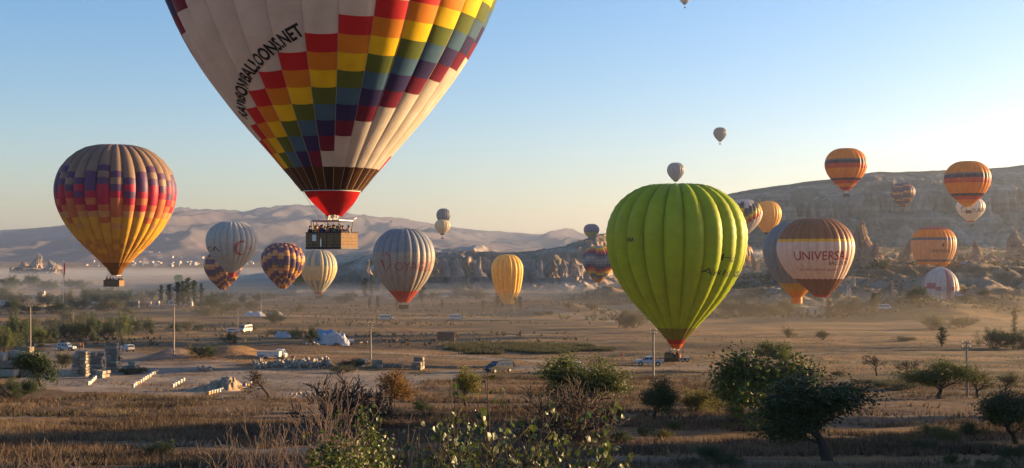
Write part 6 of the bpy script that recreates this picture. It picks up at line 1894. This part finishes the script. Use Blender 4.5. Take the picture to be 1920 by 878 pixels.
# beehives in slanting rows
HB = {c: MB().box(-.24, .24, -.28, .28, .12, .58).box(-.20, .20, -.24, .24, 0, .12).mesh('hive_body', M['hive_' + c]) for c in ('white', 'blue', 'orange')}
HLm = MB().box(-.28, .28, -.32, .32, .581, .68).mesh('hive_lid', M['hive_lid'])
for (x0, y0, x1, y1, n, lb, gr, cs) in [(166, 724, 184, 706, 7, 'in the short row before the slab stacks', 'beehives before the slab stacks', ['white']), (250, 727, 294, 699, 11, 'in the row right of the slab stacks', 'beehives right of the slab stacks', ['white', 'white', 'orange', 'white']),
                                    (324, 727, 344, 716, 5, 'in the short row left of the sand heap', 'beehives left of the sand heap', ['white']), (392, 740, 470, 722, 17, 'in the row before the sand heap', 'beehives before the sand heap', ['orange', 'orange', 'white', 'orange', 'blue', 'white', 'orange', 'white', 'blue'])]:
    for i in range(n):
        t = i / (n - 1)
        q = gp(x0 + (x1 - x0) * t, y0 + (y1 - y0) * t)
        c = cs[i % len(cs)]
        r = empty('beehive', q, -0.3 + rg.uniform(-.15, .15), c + ' beehive, ' + ordinal(i) + ' from the left ' + lb, 'beehive', gr)
        s = rg.uniform(0.62, 0.72) * (0.85 if n == 17 else 1); r.scale = (s, s, s * 1.05)
        link('hive_body', HB[c], r); link('hive_lid', HLm, r)

# ------------------------------------------------------------------ tarpaulins, trailers, odd things
def tarp(px, py, wpx, hpx, material, label, seed, depth=4.0, top=0.62):
    p = gp(px, py)
    w, h = wpx / F * p.y, hpx / F * p.y
    U, Vv = np.meshgrid(np.linspace(-1, 1, 72), np.linspace(-1, 1, 40))
    q = np.minimum(1, (np.abs(U) ** 3.2 + np.abs(Vv) ** 3.2) ** (1 / 3.2) * (0.86 + 0.28 * fbm(U * 3 + seed, Vv * 3, seed + 9, 3)))
    z = h * np.clip((1 - q) / (1 - top), 0, 1) ** 0.85
    z = z * (0.75 + 0.5 * fbm(U * 2.2 + seed, Vv * 2, seed, 3)) + 0.95 * (ridged(U * 4 + seed, Vv * 1.6 + U * 1.2, seed + 3, 4) - .5) * sstep(0, 0.25, 1 - q)
    o = link('tarpaulin', np_mesh('tarpaulin', np.stack([U * w / 2, Vv * depth / 2, z - 0.05], -1).reshape(-1, 3), grid_faces(40, 72)[:, ::-1], M[material], smooth=True), None, p + Vector((0, depth / 2, 0)))
    return tag(o, label, 'tarpaulin', 'tarpaulin covered stacks')
tarp(624, 650, 60, 21, 'tarp_white', 'crumpled white tarpaulin over a stack in the field', 3)
tarp(606, 644, 54, 22, 'tarp_blue', 'blue tarpaulin behind the white one', 5)
tarp(528, 634, 32, 10, 'tarp_white', 'low pale cover left of the blue tarpaulin', 7, 2.5)
tarp(475, 594, 40, 8, 'tarp_white', 'long white plastic cover in the far misty field', 9, 5)
tarp(515, 592, 26, 6, 'tarp_white', 'short white plastic cover in the far misty field', 11, 4)
p = gp(505, 674)
r = empty('flat_trailer', p, math.radians(-4), 'long grey box trailer lying behind the rock row', 'trailer')
L_ = 42 / F * p.y
MB().box(-L_/2, L_/2, -1.1, 1.1, 0.5, 1.5).obj('box_body', M['hive_lid'], r)
MB().box(-L_/2 - .1, L_/2 + .1, -1.15, 1.15, 1.502, 1.62).obj('roof', M['roof_flat'], r)
for x in (-L_ * .35, -L_ * .22, L_ * .35):
    for s in (-1, 1): wheel(r, x, s * 1.0, .42)
p = gp(527, 674)
r = empty('truck_cab', p, math.radians(-4), 'pale rounded cab shell at the end of the box trailer', 'truck')
shell([(-1.0, .4), (1.0, .4), (1.15, 1.0), (0.85, 1.25), (0.5, 2.0), (-0.9, 2.05), (-1.05, 1.2)], 1.0, .85, 1.2).obj('body', M['car_white'], r)
MB().add([(.88, -.8, 1.28), (.88, .8, 1.28), (.56, .75, 1.9), (.56, -.75, 1.9)], [(0, 1, 2, 3)]).obj('windscreen', M['glass'], r)
for s in (-1, 1): wheel(r, 0.35, s * .92, .42)
p = gp(655, 648)
r = empty('dump_cart', p, 0.3, 'small rusty cart with white tank right of the white tarpaulin', 'cart')
MB().tube((-1.2, 0, 1.1), (1.2, 0, 1.1), .6, n=12).obj('tank', M['car_white'], r)
MB().box(-1.5, 1.5, -.6, .6, .45, .55).obj('chassis', M['roof_tile'], r)
for x in (-.8, .8):
    for s in (-1, 1): wheel(r, x, s * .6, .35)
# ------------------------------------------------------------------ the air
def air(name, x0, x1, y0, y1, z0, z1, dens, col, g):
    m = bpy.data.materials.new(name + '_volume')
    m.use_nodes = True
    nt = m.node_tree
    for n in list(nt.nodes):
        if n.type != 'OUTPUT_MATERIAL': nt.nodes.remove(n)
    pv = nt.nodes.new('ShaderNodeVolumePrincipled')
    pv.inputs['Color'].default_value = (*col, 1)
    pv.inputs['Density'].default_value = dens
    pv.inputs['Anisotropy'].default_value = g
    nt.links.new(pv.outputs[0], nt.nodes['Material Output'].inputs['Volume'])
    o = MB().box(x0, x1, y0, y1, z0, z1).obj(name, m)
    o['kind'] = 'stuff'
    return o
air('haze', -9000, 9000, -400, 11500, -60.0, 372.0, 0.000068, (0.80, 0.88, 1.0), 0.72)
air('mist', -1700, 260, 660, 3700, -60.5, CZ - 17, 0.00036, (0.95, 0.97, 1.0), 0.5)
air('dust', -160, 460, 330, 660, -61.0, CZ - 14, 0.00045, (1.0, 0.84, 0.62), 0.65)
air('golden_dust', 70, 900, 662, 1250, -61.5, CZ + 8, 0.00014, (1.0, 0.82, 0.58), 0.65)
